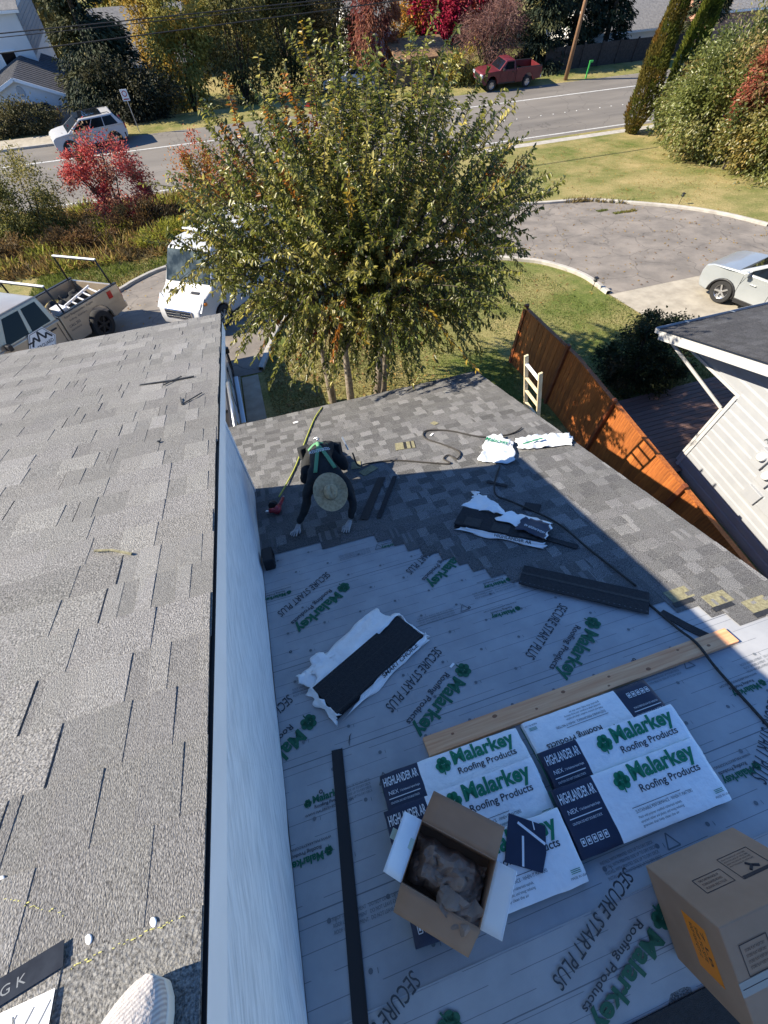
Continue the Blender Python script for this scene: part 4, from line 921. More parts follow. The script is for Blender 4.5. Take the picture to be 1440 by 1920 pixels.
# ------------------------------------------------------------ neighbour's house on the right
nh = thing('neighbour_house', 'single storey neighbour house with pale lap siding, grey roof and porch', 'house', (8.9, 0, 0))
NXW = 0.0   # plane of its left wall in local x
NF = T(-.68, 6.22, 2.74) @ RX(-PT)
nroof = MB().box((4.5, -4.3, -.04), (9.0, 8.6, .08)).build('roof', MT['deck'], nh, M=NF)
r_ = random.Random(31)
nm = shinglemat('neighbour_shingle', (.03, .031, .035), (.12, .122, .13), 90); NV = []
for i in range(5):
    me = shingle_mesh(90+i, ((.75, .9), (.8, 1.0))); me.materials.append(nm); NV.append(me)
for k in range(36): course(nroof, k*EXP, .0, 5.2, NV, r_)
tag(MB().box((7.1, -2.6, .012), (3.78, 5.2, .01)).box((4.5, -6.9, .012), (9.0, 3.4, .01)).build('far_shingles', MT['roof_grey'], nroof), kind='stuff')
MB().box((4.5, 8.6*.0-4.3, -.04), (9, 8.6, .08)).build('back_roof', MT['roof_grey'], nh, M=T(-.68, 6.22-8.6*CT, 2.74+8.6*ST) @ RX(PT))
MB().box((-.012, -4.3, -.10), (.024, 8.62, .20)).build('rake_fascia', MT['trim_neighbour'], nroof, bevel=.004)
MB().box((-.02, -4.3, .008), (.06, 8.65, .008)).build('drip_edge', MT['metal_black'], nroof)
g_ = MB().box((4.5, .065, -.07), (9.05, .12, .012)).box((4.5, .125, -.02), (9.05, .008, .11)).box((4.5, .005, -.04), (9.05, .008, .1)).box((-.03, .065, -.03), (.01, .13, .1)).build('gutter', MT['trim_neighbour'], nroof)
MB().box((4.5, .07, -.018), (9.0, .11, .01)).build('gutter_painted_shade', MT['black'], nroof)  # black strip standing in for the shade inside the gutter
for x_ in (.7, 1.9, 3.1): MB().box((x_, .065, .03), (.03, .14, .006)).build('gutter_strap', MT['steel'], nroof)
# lap siding on the wall facing us, board by board, each board tilted out at its foot
def lap(y0, y1, z0, z1, name='siding_board'):
    zc = z0+(z1-z0)*.72; mb = MB(); mb.add([(-.040, y0, z0), (-.040, y1, z0), (-.040, y1, zc), (-.040, y0, zc), (-.020, y1, z1), (-.020, y0, z1), (0, y0, z0), (0, y1, z0), (0, y1, z1), (0, y0, z1)],
                      [(0, 1, 2, 3), (3, 2, 4, 5), (5, 4, 8, 9), (0, 6, 7, 1), (1, 7, 8, 4, 2), (6, 0, 3, 5, 9)]); return mb.build(name, MT['siding'], nh)
rz = lambda y: 2.74+(6.22-y)*ST/CT-.17
z = .10
while z < 5.4:
    yf = 4.26 if z < 2.36 else 6.05
    lim = 6.22-(z+.17+.2-2.74)*CT/ST          # keep below the rake
    yt = min(yf, lim)
    if yt > -7: lap(-9.0, yt, z, z+.205)
    z += .20
MB().prism([(-9.6, 0), (4.25, 0), (4.25, 2.4), (6.02, 2.4), (6.02, 2.62), (6.22-8.6*CT, 2.62+8.4*ST), (-9.6, 2.6)], .001, 7.6, M=Matrix(((0, 0, 1, 0), (1, 0, 0, 0), (0, 1, 0, 0), (0, 0, 0, 1)))).build('wall', MT['siding'], nh)
MB().box((-.044, 4.29, 1.23), (.05, .08, 2.26)).box((.03, 4.315, 1.23), (.1, .03, 2.26)).build('corner_board', MT['trim_neighbour'], nh, bevel=.004)
MB().bar((-.024, 4.2, 2.395), (-.024, 6.05, 2.395), .03, .06).build('porch_beam', MT['trim_neighbour'], nh, bevel=.004)
MB().bar((-.5, 6.20, 2.60), (.02, 4.42, 1.92), .045, .06).build('downspout', MT['trim_neighbour'], nh, bevel=.01)
MB().bar((.02, 4.40, 1.93), (.02, 4.40, .2), .045, .06, up=(0, 1, 0)).build('downspout', MT['trim_neighbour'], nh, bevel=.01)
MB().box((3.2, 4.24, 1.1), (.9, .06, 2.05)).build('door', MT['house_grey'], nh, bevel=.01)
# electric meters with A and B, conduits
for i, (yy, zz, c) in enumerate(((3.05, 1.92, 'A'), (2.72, 1.72, 'B'))):
    m_ = MB().box((-.06, 0, -.05), (.09, .26, .42)).build('meter_box', MT['siding'], nh, bevel=.01, M=T(-.01, yy, zz))
    MB().lathe([(.085, 0), (.085, .05), (.075, .09), (.05, .11), (0, .115)], 18).build('meter_glass', MT['house_white'], m_, smooth=True, sharp=40, M=T(-.10, 0, .02) @ RY(-90))
    mb = MB(); put_text(mb, c, -.05, 0, .16, 0, off=.01); mb.build('meter_letter', MT['ink'], nh, M=T(-.045, yy+.20, zz+.22) @ RZ(-90) @ RX(90))
MB().box((-.07, 2.25, 1.35), (.10, .34, .5)).build('service_panel', MT['siding'], nh, bevel=.01)
MB().box((-.06, 2.65, 1.15), (.08, .34, .30)).build('junction_box', MT['siding'], nh, bevel=.01)
MB().tube([(-.05, 2.25, 1.6), (-.05, 2.25, 3.2)], .03, 8).build('conduit', MT['siding'], nh, smooth=True)
# porch deck, board by board
dk = thing('porch_deck', 'dark brown board deck beside the neighbour house', 'deck', (10.2, 5.3, 0))
for k in range(19): MB().box((0, -1.16+k*.132, .17), (4.6, .122, .03)).build('deck_board', MT['deckboard'], dk, bevel=.003)
MB().box((0, 0, .07), (4.5, 2.4, .14)).build('deck_frame', MT['dark_fence'], dk)

# ------------------------------------------------------------ vehicles
def stand(x, y, head):
    e = .05; n_ = Vector((0, -(zg(y+e)-zg(y-e))/(2*e), 1)).normalized(); f_ = Vector((math.cos(rad(head)), math.sin(rad(head)), 0)); f_ = (f_-n_*f_.dot(n_)).normalized(); l_ = n_.cross(f_)
    return Matrix(((f_.x, l_.x, n_.x, x), (f_.y, l_.y, n_.y, y), (f_.z, l_.z, n_.z, zg(y)+.02), (0, 0, 0, 1)))
def arch(cx, r, zb, n=9):
    return [(cx+r*math.cos(math.pi*k/n), zb+r*math.sin(math.pi*k/n)) for k in range(n+1)]
def side_prism(prof, hw, taper=None):
    """a side profile (x,z) given width; taper(x,z) scales the half width"""
    mb = MB(); n = len(prof); tp = taper or (lambda x, z: 1)
    vs = [(x, -hw*tp(x, z), z) for x, z in prof]+[(x, hw*tp(x, z), z) for x, z in prof]
    mb.add(vs, [tuple(range(n)), tuple(range(2*n-1, n-1, -1))]+[(i, n+i, n+(i+1) % n, (i+1) % n) for i in range(n)]); return mb
def wheel(root, x, y, r, wd, rim='alloy', spokes=5):
    s_ = 1 if y > 0 else -1; M = T(x, y, r) @ RX(-90*s_)
    pr = [(r*.62, -wd/2), (r*.93, -wd/2), (r, -wd*.36), (r, wd*.36), (r*.93, wd/2), (r*.62, wd/2), (r*.60, wd*.3)]
    w_ = MB().lathe(pr, 24).build('wheel', MT['rubber'], root, smooth=True, sharp=40, M=M)
    mb = MB(); mb.lathe([(r*.64, wd*.44), (r*.57, wd*.36), (r*.55, wd*.05), (0, wd*.02)], 24)
    for k in range(spokes):
        a = 2*math.pi*k/spokes; mb.bar((r*.08*math.cos(a), r*.08*math.sin(a), wd*.33), (r*.6*math.cos(a), r*.6*math.sin(a), wd*.38), r*.15, wd*.12)
    mb.lathe([(0, wd*.42), (r*.12, wd*.4), (r*.14, wd*.3)], 12); mb.build('rim', MT[rim], w_, smooth=True, sharp=35)
def plate(name, q, m, root, off=.008, th=.006):
    """thin pane over a quad (outward normal = right hand of a,b,d)"""
    A, B, C_, D = map(Vector, q); n_ = (B-A).cross(D-A).normalized(); o = n_*(off-th); p = n_*off
    mb = MB(); mb.add([A+o, B+o, C_+o, D+o, A+p, B+p, C_+p, D+p], [(3, 2, 1, 0), (4, 5, 6, 7), (0, 1, 5, 4), (1, 2, 6, 5), (2, 3, 7, 6), (3, 0, 4, 7)]); return mb.build(name, m, root, bevel=.004)
def cabin(root, zb, zt, xb0, xb1, xr0, xr1, wb, wr, paint, panes, roofm=None, front='glass', bev=.05):
    """frustum greenhouse; panes = list of (x fractions) for the side windows"""
    c = [(xb0, -wb, zb), (xb1, -wb, zb), (xb1, wb, zb), (xb0, wb, zb), (xr0, -wr, zt), (xr1, -wr, zt), (xr1, wr, zt), (xr0, wr, zt)]
    MB().add(c, [(3, 2, 1, 0), (4, 5, 6, 7), (0, 1, 5, 4), (1, 2, 6, 5), (2, 3, 7, 6), (3, 0, 4, 7)]).build('cabin', MT[paint], root, smooth=True, sharp=50, bevel=bev, seg=3)
    V = [Vector(p) for p in c]
    def quad(a, b, d, e, u0, u1, v0, v1):
        f_ = lambda u, v: (a*(1-u)+b*u)*(1-v)+(e*(1-u)+d*u)*v
        return [f_(u0, v0), f_(u1, v0), f_(u1, v1), f_(u0, v1)]
    for u0, u1 in panes:
        for a, b, d, e in ((V[0], V[1], V[5], V[4]),): plate('side_window', quad(a, b, d, e, u0, u1, .10, .86), MT['glass'], root)
        for a, b, d, e in ((V[2], V[3], V[7], V[6]),): plate('side_window', quad(a, b, d, e, 1-u1, 1-u0, .10, .86), MT['glass'], root)
    plate('windscreen', quad(V[1], V[2], V[6], V[5], .06, .94, .06, .92), MT[front], root)
    plate('rear_window', quad(V[3], V[0], V[4], V[7], .10, .90, .18, .85), MT['glass'], root)
def mirrors(root, x, z, hw, m):
    for s_ in (-1, 1): MB().prism([(-.07, -.0), (.05, .0), (.06, .2), (-.06, .2)], -.07, .09).build('wing_mirror', MT[m], root, bevel=.025, M=T(x, s_*hw, z) @ (RZ(0) if s_ > 0 else Matrix.Scale(-1, 4, (0, 1, 0))))
def suv(label, M, paint, L=4.7, W=1.88, H=1.68, r=.36, roofm=None, rails=True, group=None, blackarch=True):
    v = thing('parked_suv', label, 'suv', M, group); hw = W/2; xf, xr = L/2-.93, -L/2+.98; zl = .24
    prof = [(-L/2+.03, .42), (-L/2+.1, zl+.06), (xr-r-.13, zl)]+arch(xr, r+.07, zl+.06)[::-1]+[(xr+r+.13, zl)]+[(xf-r-.13, zl)]+arch(xf, r+.07, zl+.06)[::-1]+[(xf+r+.12, zl), (L/2-.12, zl+.02), (L/2-.02, .45), (L/2, .72), (L/2-.06, .92), (L/2-.30, 1.02), (L/2-.8, 1.08), (L/2-1.25, 1.11), (-L/2+.1, 1.12), (-L/2+.0, .95), (-L/2-.02, .6)]
    tp = lambda x, z: (1 if abs(x) < L/2-.7 else 1-.13*((abs(x)-(L/2-.7))/.7)**2)*(1 if z < .9 else .965)
    side_prism(prof, hw, tp).build('body', MT[paint], v, smooth=True, sharp=35, bevel=.05, seg=3)
    cabin(v, 1.06, H, -L/2+.08, L/2-1.05, -L/2+.55, L/2-2.15, hw*.955, hw*.79, paint, ((.08, .33), (.345, .61), (.625, .93)))
    MB().box((-.1, 0, zl+.18), (L-.5, W-.14, .34)).build('underbody', MT['black'], v)
    for x_ in (xf, xr):
        for s_ in (-1, 1):
            wheel(v, x_, s_*(hw-.13), r, .24)
            if blackarch: MB().tube([(x_+(r+.09)*math.cos(math.pi*k/12), s_*(hw+.003), zl+.06+(r+.09)*math.sin(math.pi*k/12)) for k in range(13)], .035, 6).build('arch_trim', MT['black'], v, smooth=True)
    for s_ in (-1, 1):
        MB().box((0, 0, 0), (.34, .10, .12)).build('headlight', MT['lamp'], v, bevel=.03, M=T(L/2-.17, s_*(hw-.26), .80) @ RZ(-s_*28))
        MB().box((-L/2+.02, s_*(hw-.2), .92), (.08, .2, .28)).build('tail_light', MT['red_lens'], v, bevel=.02)
        if blackarch: MB().box((0, s_*(hw-.01), zl+.06), (xf-xr-2*r-.2, .05, .14)).build('sill_trim', MT['black'], v, bevel=.01)
        for x_ in (-.35, .55): MB().box((x_, s_*(hw-.01), .86), (.2, .03, .03)).build('door_handle', MT[paint], v, bevel=.008)
        if rails: MB().tube([(-L/2+.7, s_*hw*.66, H+.0), (-L/2+.8, s_*hw*.66, H+.06), (L/2-2.3, s_*hw*.66, H+.05), (L/2-2.2, s_*hw*.66, H-.02)], .018, 6).build('roof_rail', MT['black'], v, smooth=True)
    MB().box((L/2-.03, 0, .62), (.06, W*.55, .22)).build('grille', MT['black'], v, bevel=.02); MB().box((L/2-.04, 0, .36), (.07, W*.7, .12)).build('lower_grille', MT['black'], v, bevel=.02)
    MB().box((L/2+.004, 0, .72), (.02, .14, .09)).build('badge', MT['chrome'], v, bevel=.02)
    for k in range(2): MB().box((L/2-1.6-.5, 0, 0), (.0, .0, .0)) if False else None
    for s_ in (-1, 1):
        for x_ in (L/2-1.35, L/2-2.3, -L/2+1.35):
            if abs(x_-xr) > r+.12: MB().box((x_, s_*(hw-.001), .74), (.012, .012, .6)).build('door_gap', MT['black'], v)
    MB().box((-L/2-.022, 0, .75), (.02, .42, .13)).build('number_plate', MT['sign'], v, bevel=.005)
    mirrors(v, L/2-1.45, 1.10, hw*.93, paint); return v
def pickup(label, M, paint, L=5.8, W=1.98, H=1.9, r=.40, roofm=None, cab=((.10, .42), (.48, .84)), cabx=(-.55, 1.55), rim='black', two_tone=None):
    v = thing('pickup_truck', label, 'pickup truck', M); hw = W/2; xf, xr = L/2-.95, -L/2+1.15; zl = .42; zb = 1.22
    cx0, cx1 = cabx
    def low(x0, x1, pts, nm): side_prism(pts, hw, lambda x, z: (1 if x < L/2-.6 else 1-.12*((x-L/2+.6)/.6)**2)*(1 if z < zb-.15 else .975)).build(nm, MT[paint], v, smooth=True, sharp=35, bevel=.045, seg=3)
    low(cx0, L/2, [(cx0-.02, zl), (xf-r-.14, zl)]+arch(xf, r+.09, zl+.06)[::-1]+[(xf+r+.14, zl), (L/2-.1, zl), (L/2, .62), (L/2, .95), (L/2-.10, 1.10), (L/2-.5, 1.17), (cx1-.1, zb), (cx0-.02, zb)], 'body')
    bed0, bed1 = -L/2, cx0-.04
    pr = [(bed0, zl+.1), (xr-r-.14, zl+.02)]+arch(xr, r+.09, zl+.06)[::-1]+[(xr+r+.14, zl), (bed1, zl), (bed1, zb+.04), (bed0+.02, zb+.04)]
    for s_ in (-1, 1):
        mb = MB(); n = len(pr); y0, y1 = s_*hw, s_*(hw-.09)
        mb.add([(x, y0, z) for x, z in pr]+[(x, y1, z) for x, z in pr], [tuple(range(n)) if s_ < 0 else tuple(range(n))[::-1], tuple(range(2*n-1, n-1, -1)) if s_ < 0 else tuple(range(n, 2*n))]+[((i, n+i, n+(i+1) % n, (i+1) % n) if s_ < 0 else (i, (i+1) % n, n+(i+1) % n, n+i)) for i in range(n)])
        mb.build('bed_side', MT[paint], v, smooth=True, sharp=35, bevel=.02)
        MB().box(((bed0+bed1)/2, s_*(hw-.05), zb+.055), (bed1-bed0, .11, .03)).build('bed_rail_cap', MT['black'], v, bevel=.008)
    MB().box((bed0+.04, 0, .92), (.08, W-.2, .62)).build('tailgate', MT[paint], v, bevel=.015)
    MB().box((bed1-.04, 0, .92), (.06, W-.2, .62)).build('bed_front', MT[paint], v, bevel=.01)
    MB().box(((bed0+bed1)/2, 0, .66), (bed1-bed0, W-.14, .05)).build('bed_floor', MT['black'], v)
    MB().box((-.0, 0, .5), (L-.6, W-.5, .3)).build('chassis', MT['black'], v)
    MB().box((L/2+.02, 0, .58), (.16, W*.92, .2)).build('front_bumper', MT['chrome'], v, bevel=.04); MB().box((bed0-.06, 0, .56), (.14, W*.9, .18)).build('rear_bumper', MT['chrome'], v, bevel=.03)
    MB().box((L/2+.0, 0, .86), (.06, W*.5, .3)).build('grille', MT['black'], v, bevel=.02)
    cabin(v, zb-.03, H, cx0, cx1, cx0+.12, cx1-.62, hw*.955, hw*.78, paint, cab)
    for x_ in (xf, xr):
        for s_ in (-1, 1): wheel(v, x_, s_*(hw-.14), r, .28, rim, 6)
    for s_ in (-1, 1):
        MB().box((L/2-.06, s_*(hw-.25), .95), (.14, .34, .2)).build('headlight', MT['lamp'], v, bevel=.03); MB().box((bed0-.005, s_*(hw-.1), .98), (.05, .14, .34)).build('tail_light', MT['red_lens'], v, bevel=.015)
        for u in cab: MB().box((cx0+(cx1-cx0)*(u[0]+.05), s_*(hw-.0), 1.06), (.2, .03, .04)).build('door_handle', MT['black'], v, bevel=.008)
    for s_ in (-1, 1):
        for x_ in (cx0+.12, (cx0+cx1)/2-.05, cx1-.12): MB().box((x_, s_*(hw-.001), .82), (.012, .012, .66)).build('door_gap', MT['black'], v)
        MB().box(((cx0+cx1)/2, s_*(hw-.005), zl+.04), (cx1-cx0, .03, .09)).build('sill', MT['black'], v)
    mirrors(v, cx1-.35, zb+.03, hw*.95, 'black'); return v

v = suv('white suv with black roof rails parked across the street near the garage', stand(-7.95, 43.1, 194), 'paint_white', L=4.85, H=1.66, r=.39)
MB().box((0, 0, 0), (1.7, 1.1, .03)).build('sunroof', MT['glass'], v, M=T(-.35, 0, 1.70), bevel=.01)
suv('pale silver suv parked on the concrete driveway at right', stand(16.15, 8.95, 105), 'paint_grey', L=4.55, r=.36, rails=False)
pickup('faded red pickup truck parked on the verge across the street', stand(24.7, 44.75, 180), 'paint_red', L=5.3, W=1.9, H=1.72, r=.36, cabx=(-.35, 1.15), cab=((.14, .8),), rim='alloy')
suv('pale car half hidden under the trees across the street behind the shed', stand(12.6, 49.5, 190), 'paint_white', L=4.3, H=1.5, r=.33, rails=False, blackarch=False)
suv('dark car parked in front of the far garage behind the shrub', stand(-12.6, 48.3, 195), 'paint_dark', L=4.4, H=1.45, r=.33, rails=False, blackarch=False)
wt = pickup('white work truck parked close beside the house under the upper eave', stand(-2.17, 9.75, 90), 'paint_white', L=5.9, W=2.0, H=1.92)
for s_ in (-1,): MB().box((.1, s_*1.08, .40), (2.2, .13, .06)).build('running_board', MT['steel'], wt, bevel=.02)
MB().tube([(-2.6, -1.02, 1.35), (-.6, -1.02, 1.40)], .05, 8).build('silver_pipe', MT['steel'], wt, smooth=True)
mb = MB(); put_text(mb, 'ROOFING', 0, 0, .2, 0, off=.01); mb.build('door_lettering', MT['green'], wt, M=T(-.35, -1.0, .78) @ RX(90))

# champagne pickup with the roofing company's signs and a rack
pk = pickup('champagne pickup truck with roofing company sign and ladder rack', stand(-7.2, 14.95, 233.5) @ Matrix.Scale(1.07, 4), 'paint_silver', L=6.0, W=2.0, H=1.92, r=.43)
for x_ in (-2.75, -.75):
    MB().tube([(x_-.1, -.93, 1.25), (x_, -.86, 2.02), (x_, .86, 2.02), (x_-.1, .93, 1.25)], .03, 8).build('rack_hoop', MT['black'], pk, smooth=True)
    MB().bar((x_, -.88, 2.055), (x_, .88, 2.055), .07, .03).build('rack_bar', MT['white_trim'], pk, bevel=.008)
dec = MB(); hexp = [(.47*math.cos(rad(60*k)), .40*math.sin(rad(60*k))) for k in range(6)]
dec.add([(x, y, .0) for x, y in hexp], [tuple(range(6))], 0); dec.add([(x*.94, y*.94, .002) for x, y in hexp], [tuple(range(6))], 1); dec.add([(x*.90, y*.90, .004) for x, y in hexp], [tuple(range(6))], 0)
for pts in (((-.32, .02), (-.16, .22), (-.06, .06), (.02, .30), (.16, .06), (.24, .18), (.36, .02)),):
    for a, b in zip(pts, pts[1:]): dec.bar((*a, .006), (*b, .006), .055, .002, 1)
put_text(dec, 'EVERGUARD', -.33, -.11, .13, 1, off=.014, fit=.66, z=.006); put_text(dec, 'ROOFING', -.24, -.26, .13, 1, off=.014, fit=.48, z=.006)
dec.build('door_sign', [MT['white_ink'], MT['ink']], pk, M=T(.28, 1.006, .93) @ RZ(180) @ RX(90))
mb = MB(); put_text(mb, 'Roof Replacement  Repair', 0, .34, .09, 0, fit=1.15); put_text(mb, 'Siding  Gutters', .1, .22, .07, 1, fit=.7); put_text(mb, 'CALL 253', .0, .07, .10, 1, off=.01, fit=.42); put_text(mb, 'FREE ESTIMATES', .0, -.04, .06, 1, fit=.4)
mb.build('bed_lettering', [MT['ink'], MT['ink']], pk, M=T(-.72, 1.004, .80) @ RZ(180) @ RX(90))
MB().box((-2.55, 1.003, 1.08), (.18, .006, .22)).build('red_sticker', MT['red_lens'], pk)
bk = tag(MB().lathe([(0, 0), (.14, 0), (.165, .36), (.15, .36), (.13, .03), (0, .03)], 20).build('bucket', MT['white_trim'], smooth=True, sharp=40, M=pk.matrix_basis @ T(-1.05, .2, .70) @ RX(8)), 'white bucket standing in the bed of the champagne pickup', 'bucket')
tag(MB().lathe([(0, 0), (.15, 0), (.17, .34), (.155, .34), (.13, .03), (0, .03)], 20).build('bucket', MT['bluebin'], smooth=True, sharp=40, M=pk.matrix_basis @ T(-1.35, .3, .70)), 'blue bucket in the bed of the champagne pickup', 'bucket')
for k_, (x_, y_, z_, a_, lb_) in enumerate(((-1.6, -.35, .74, 20, 'dark tarpaulin heap in the pickup bed beside the ladder'), (-2.3, -.4, .74, -10, 'black bag at the tail end of the pickup bed'))):
    tp_ = thing('tarpaulin', lb_, 'tarpaulin', pk.matrix_basis @ T(x_, y_, z_) @ RZ(a_)); MB().grid(lambda u, v: ((u-.5)*.9, (v-.5)*.7, .40*min(1, 6*min(u, 1-u, v, 1-v))*(.7+.5*nz(u*4+k_, v*4, 2))), 16, 12).build('sheet', MT['cloth_black'], tp_, smooth=True)
bx_ = thing('tool_bag', 'red and white bag behind the cab in the pickup bed', 'bag', pk.matrix_basis @ T(-.85, -.2, .70)); MB().box((0, 0, .2), (.35, .5, .4)).build('bag', MT['tool_red'], bx_, bevel=.06)
tag(MB().prism([(-.16, -.16), (.16, -.16), (.16, .16), (-.16, .16)], 0, .62).build('downspout_box', MT['white_trim'], bevel=.01, M=pk.matrix_basis @ T(-.95, .52, .74) @ RX(-12)), 'tall white box standing in the bed of the champagne pickup', 'box')
al = thing('folded_ladder', 'white ladder lying in the bed of the champagne pickup', 'ladder', pk.matrix_basis @ T(-1.9, .35, 1.08) @ RY(8) @ RX(-18))
for s_ in (-1, 1): MB().bar((-.75, s_*.2, 0), (.75, s_*.2, 0), .03, .08).build('rail', MT['white_trim'], al)
for k in range(6): MB().bar((-.65+k*.26, -.2, 0), (-.65+k*.26, .2, 0), .04, .04).build('rung', MT['white_trim'], al)

# white high roof van
vn = thing('cargo_van', 'white passenger van facing the house with dark windows and roof rack', 'van', stand(-.62, 17.1, 230))
VL, VW = 5.9, 2.04; hw = VW/2; xf, xr = VL/2-1.0, -VL/2+1.15; zl = .3; r0 = .36
prof = [(-VL/2, .45), (-VL/2+.05, zl), (xr-r0-.1, zl)]+arch(xr, r0+.06, zl+.06)[::-1]+[(xr+r0+.1, zl), (xf-r0-.1, zl)]+arch(xf, r0+.06, zl+.06)[::-1]+[(xf+r0+.1, zl), (VL/2-.08, zl), (VL/2, .55), (VL/2-.03, .85), (VL/2-.22, 1.06), (VL/2-.80, 1.32), (VL/2-.84, 1.38), (VL/2-1.40, 2.30), (VL/2-1.85, 2.46), (-VL/2+.3, 2.48), (-VL/2+.04, 2.3), (-VL/2, 1.2)]
tp = lambda x, z: (1 if z < 1.3 else 1-.14*(z-1.3)/1.2)*(1 if x < VL/2-.8 else 1-.16*((x-VL/2+.8)/.8)**2)
side_prism(prof, hw, tp).build('body', MT['paint_white'], vn, smooth=True, sharp=38, bevel=.06, seg=3)
MB().box((0, 0, .4), (VL-.4, VW-.2, .3)).build('underbody', MT['black'], vn)
for x_ in (xf, xr):
    for s_ in (-1, 1): wheel(vn, x_, s_*(hw-.12), r0, .24, 'steel', 6)
A = Vector((VL/2-.87, -hw*.90, 1.43)); B = Vector((VL/2-.87, hw*.90, 1.43)); C_ = Vector((VL/2-1.37, hw*.84, 2.26)); D = Vector((VL/2-1.37, -hw*.84, 2.26))
plate('windscreen', (A, B, C_, D), MT['glass_clear'], vn, .03, .03)
for s_ in (-1, 1):
    for x0, x1 in ((VL/2-2.35, VL/2-1.45), (VL/2-3.9, VL/2-2.5), (-VL/2+.4, VL/2-4.05)):
        q = [Vector((x0, s_*hw*tp(0, 1.42), 1.42)), Vector((x1, s_*hw*tp(0, 1.42), 1.42)), Vector((x1-(.35 if x1 > VL/2-1.5 else 0), s_*hw*tp(0, 2.1), 2.1)), Vector((x0, s_*hw*tp(0, 2.1), 2.1))]
        plate('side_window', q if s_ < 0 else [q[1], q[0], q[3], q[2]], MT['glass'], vn, .012)
    plate('headlight', [Vector((VL/2-.06, s_*(hw*.55), .80)), Vector((VL/2-.10, s_*(hw*.93), .82)), Vector((VL/2-.42, s_*(hw*.92), 1.18)), Vector((VL/2-.26, s_*(hw*.62), 1.06))][::(1 if s_ > 0 else -1)], MT['lamp'], vn, .03, .03)
    MB().box((VL/2-.36, s_*hw*.95, 1.02), (.12, .06, .1)).build('indicator', MT['amber'], vn, bevel=.02)
    MB().prism([(-.1, 0), (.06, 0), (.06, .22), (-.08, .22)], -.16, .2).build('wing_mirror', MT['black'], vn, bevel=.03, M=T(VL/2-1.35, s_*hw*.97, 1.55) @ (RZ(0) if s_ > 0 else Matrix.Scale(-1, 4, (0, 1, 0))))
    MB().tube([(VL/2-2.3, s_*.78, 2.55), (-VL/2+.5, s_*.78, 2.56)], .02, 6).build('rack_rail', MT['steel'], vn, smooth=True)
MB().box((VL/2-.0, 0, .72), (.06, 1.15, .30)).build('grille', MT['chrome'], vn, bevel=.03)
for k in range(3): MB().box((VL/2+.03, 0, .64+k*.09), (.02, 1.05, .035)).build('grille_slot', MT['black'], vn)
MB().box((VL/2+.04, 0, .74), (.02, .2, .09)).build('badge', MT['ink'], vn, bevel=.02)
for y_ in (-.45, .45): MB().box((0, 0, 0), (.10, .34, .02)).build('bonnet_vent', MT['black'], vn, M=T(VL/2-.58, y_, 1.235) @ RY(24))
for y_ in (-.35, .45): MB().bar((VL/2-.86, y_, 1.47), (VL/2-1.02, y_+.45, 1.72), .02, .02).build('wiper', MT['black'], vn)
for k in range(4): MB().bar((VL/2-2.3-k*.95, -.86, 2.58), (VL/2-2.3-k*.95, .86, 2.58), .05, .04).build('rack_bar', MT['white_trim'], vn)
# ------------------------------------------------------------ far buildings
def gable_house(name, label, x0, x1, y0, y1, zb, ze, zr, wallm, roofm, along='y', over=.35, M=None):
    """gable house; ridge along y (gable faces the viewer) or along x"""
    h = thing(name, label, 'house' if 'house' in name else name.split('_')[-1], ((x0+x1)/2, (y0+y1)/2, zb) if M is None else M); ox, oy = (x0+x1)/2, (y0+y1)/2
    a, b = (x1-x0)/2, (y1-y0)/2; H, R = ze-zb, zr-zb
    if along == 'y': prof = [(-a, 0), (a, 0), (a, H), (0, R), (-a, H)]; MM = Matrix(((1, 0, 0, 0), (0, 0, -1, 0), (0, 1, 0, 0), (0, 0, 0, 1))); MB().prism(prof, -b, b, M=MM).build('wall', wallm, h)
    else: prof = [(-b, 0), (b, 0), (b, H), (0, R), (-b, H)]; MM = Matrix(((0, 0, 1, 0), (1, 0, 0, 0), (0, 1, 0, 0), (0, 0, 0, 1))); MB().prism(prof, -a, a, M=MM).build('wall', wallm, h)
    w_ = a if along == 'y' else b; l_ = (b if along == 'y' else a)+over; sl = math.hypot(w_, R-H); k = (sl+over)/sl
    for s_ in (-1, 1):
        e = Vector((s_*w_*k, 0, R-(R-H)*k+.06)) if along == 'y' else Vector((0, s_*w_*k, R-(R-H)*k+.06)); t_ = Vector((0, 0, R+.06)); d = Vector((0, 1, 0)) if along == 'y' else Vector((1, 0, 0))
        up = Vector((0, 0, .1)); q = [e-d*l_, e+d*l_, t_+d*l_, t_-d*l_]
        mb = MB(); mb.add(q+[p+up for p in q], [(0, 1, 2, 3), (7, 6, 5, 4), (0, 4, 5, 1), (1, 5, 6, 2), (2, 6, 7, 3), (3, 7, 4, 0)]); rf = mb.build('roof', roofm, h)
        n_ = int(l_*2/.42) if name == 'garage_house' else 0
        for i in range(n_):       # rounded tile ribs running down the slope
            c = -l_+.2+i*.42; MB().bar(e+d*c+up, t_+d*c+up, .14, .07).build('tile_rib', roofm, rf, bevel=.02)
        MB().bar(e-d*l_, e+d*l_, .03, .16).build('eave_board', MT['white_trim'], rf)
        if along == 'y': MB().bar(e-d*(l_+.015), t_-d*(l_+.015), .03, .2).build('barge_board', MT['white_trim'], rf)
    return h
gh = gable_house('garage_house', 'white garage with dark tiled gable roof across the street', -15.4, -9.6, 50, 57, -5.75, -3.1, -2.0, MT['house_white'], MT['roof_tile'])
for x_ in (-1.35, 1.35):
    d_ = MB().box((x_, -3.53, 1.05), (2.3, .06, 2.1)).build('garage_door', MT['house_grey'], gh, bevel=.01)
    for j in range(4):
        for i in range(4): MB().box((x_-.84+i*.56, -3.565, .3+j*.5), (.46, .02, .36)).build('door_panel', MT['house_grey'], d_, bevel=.01)
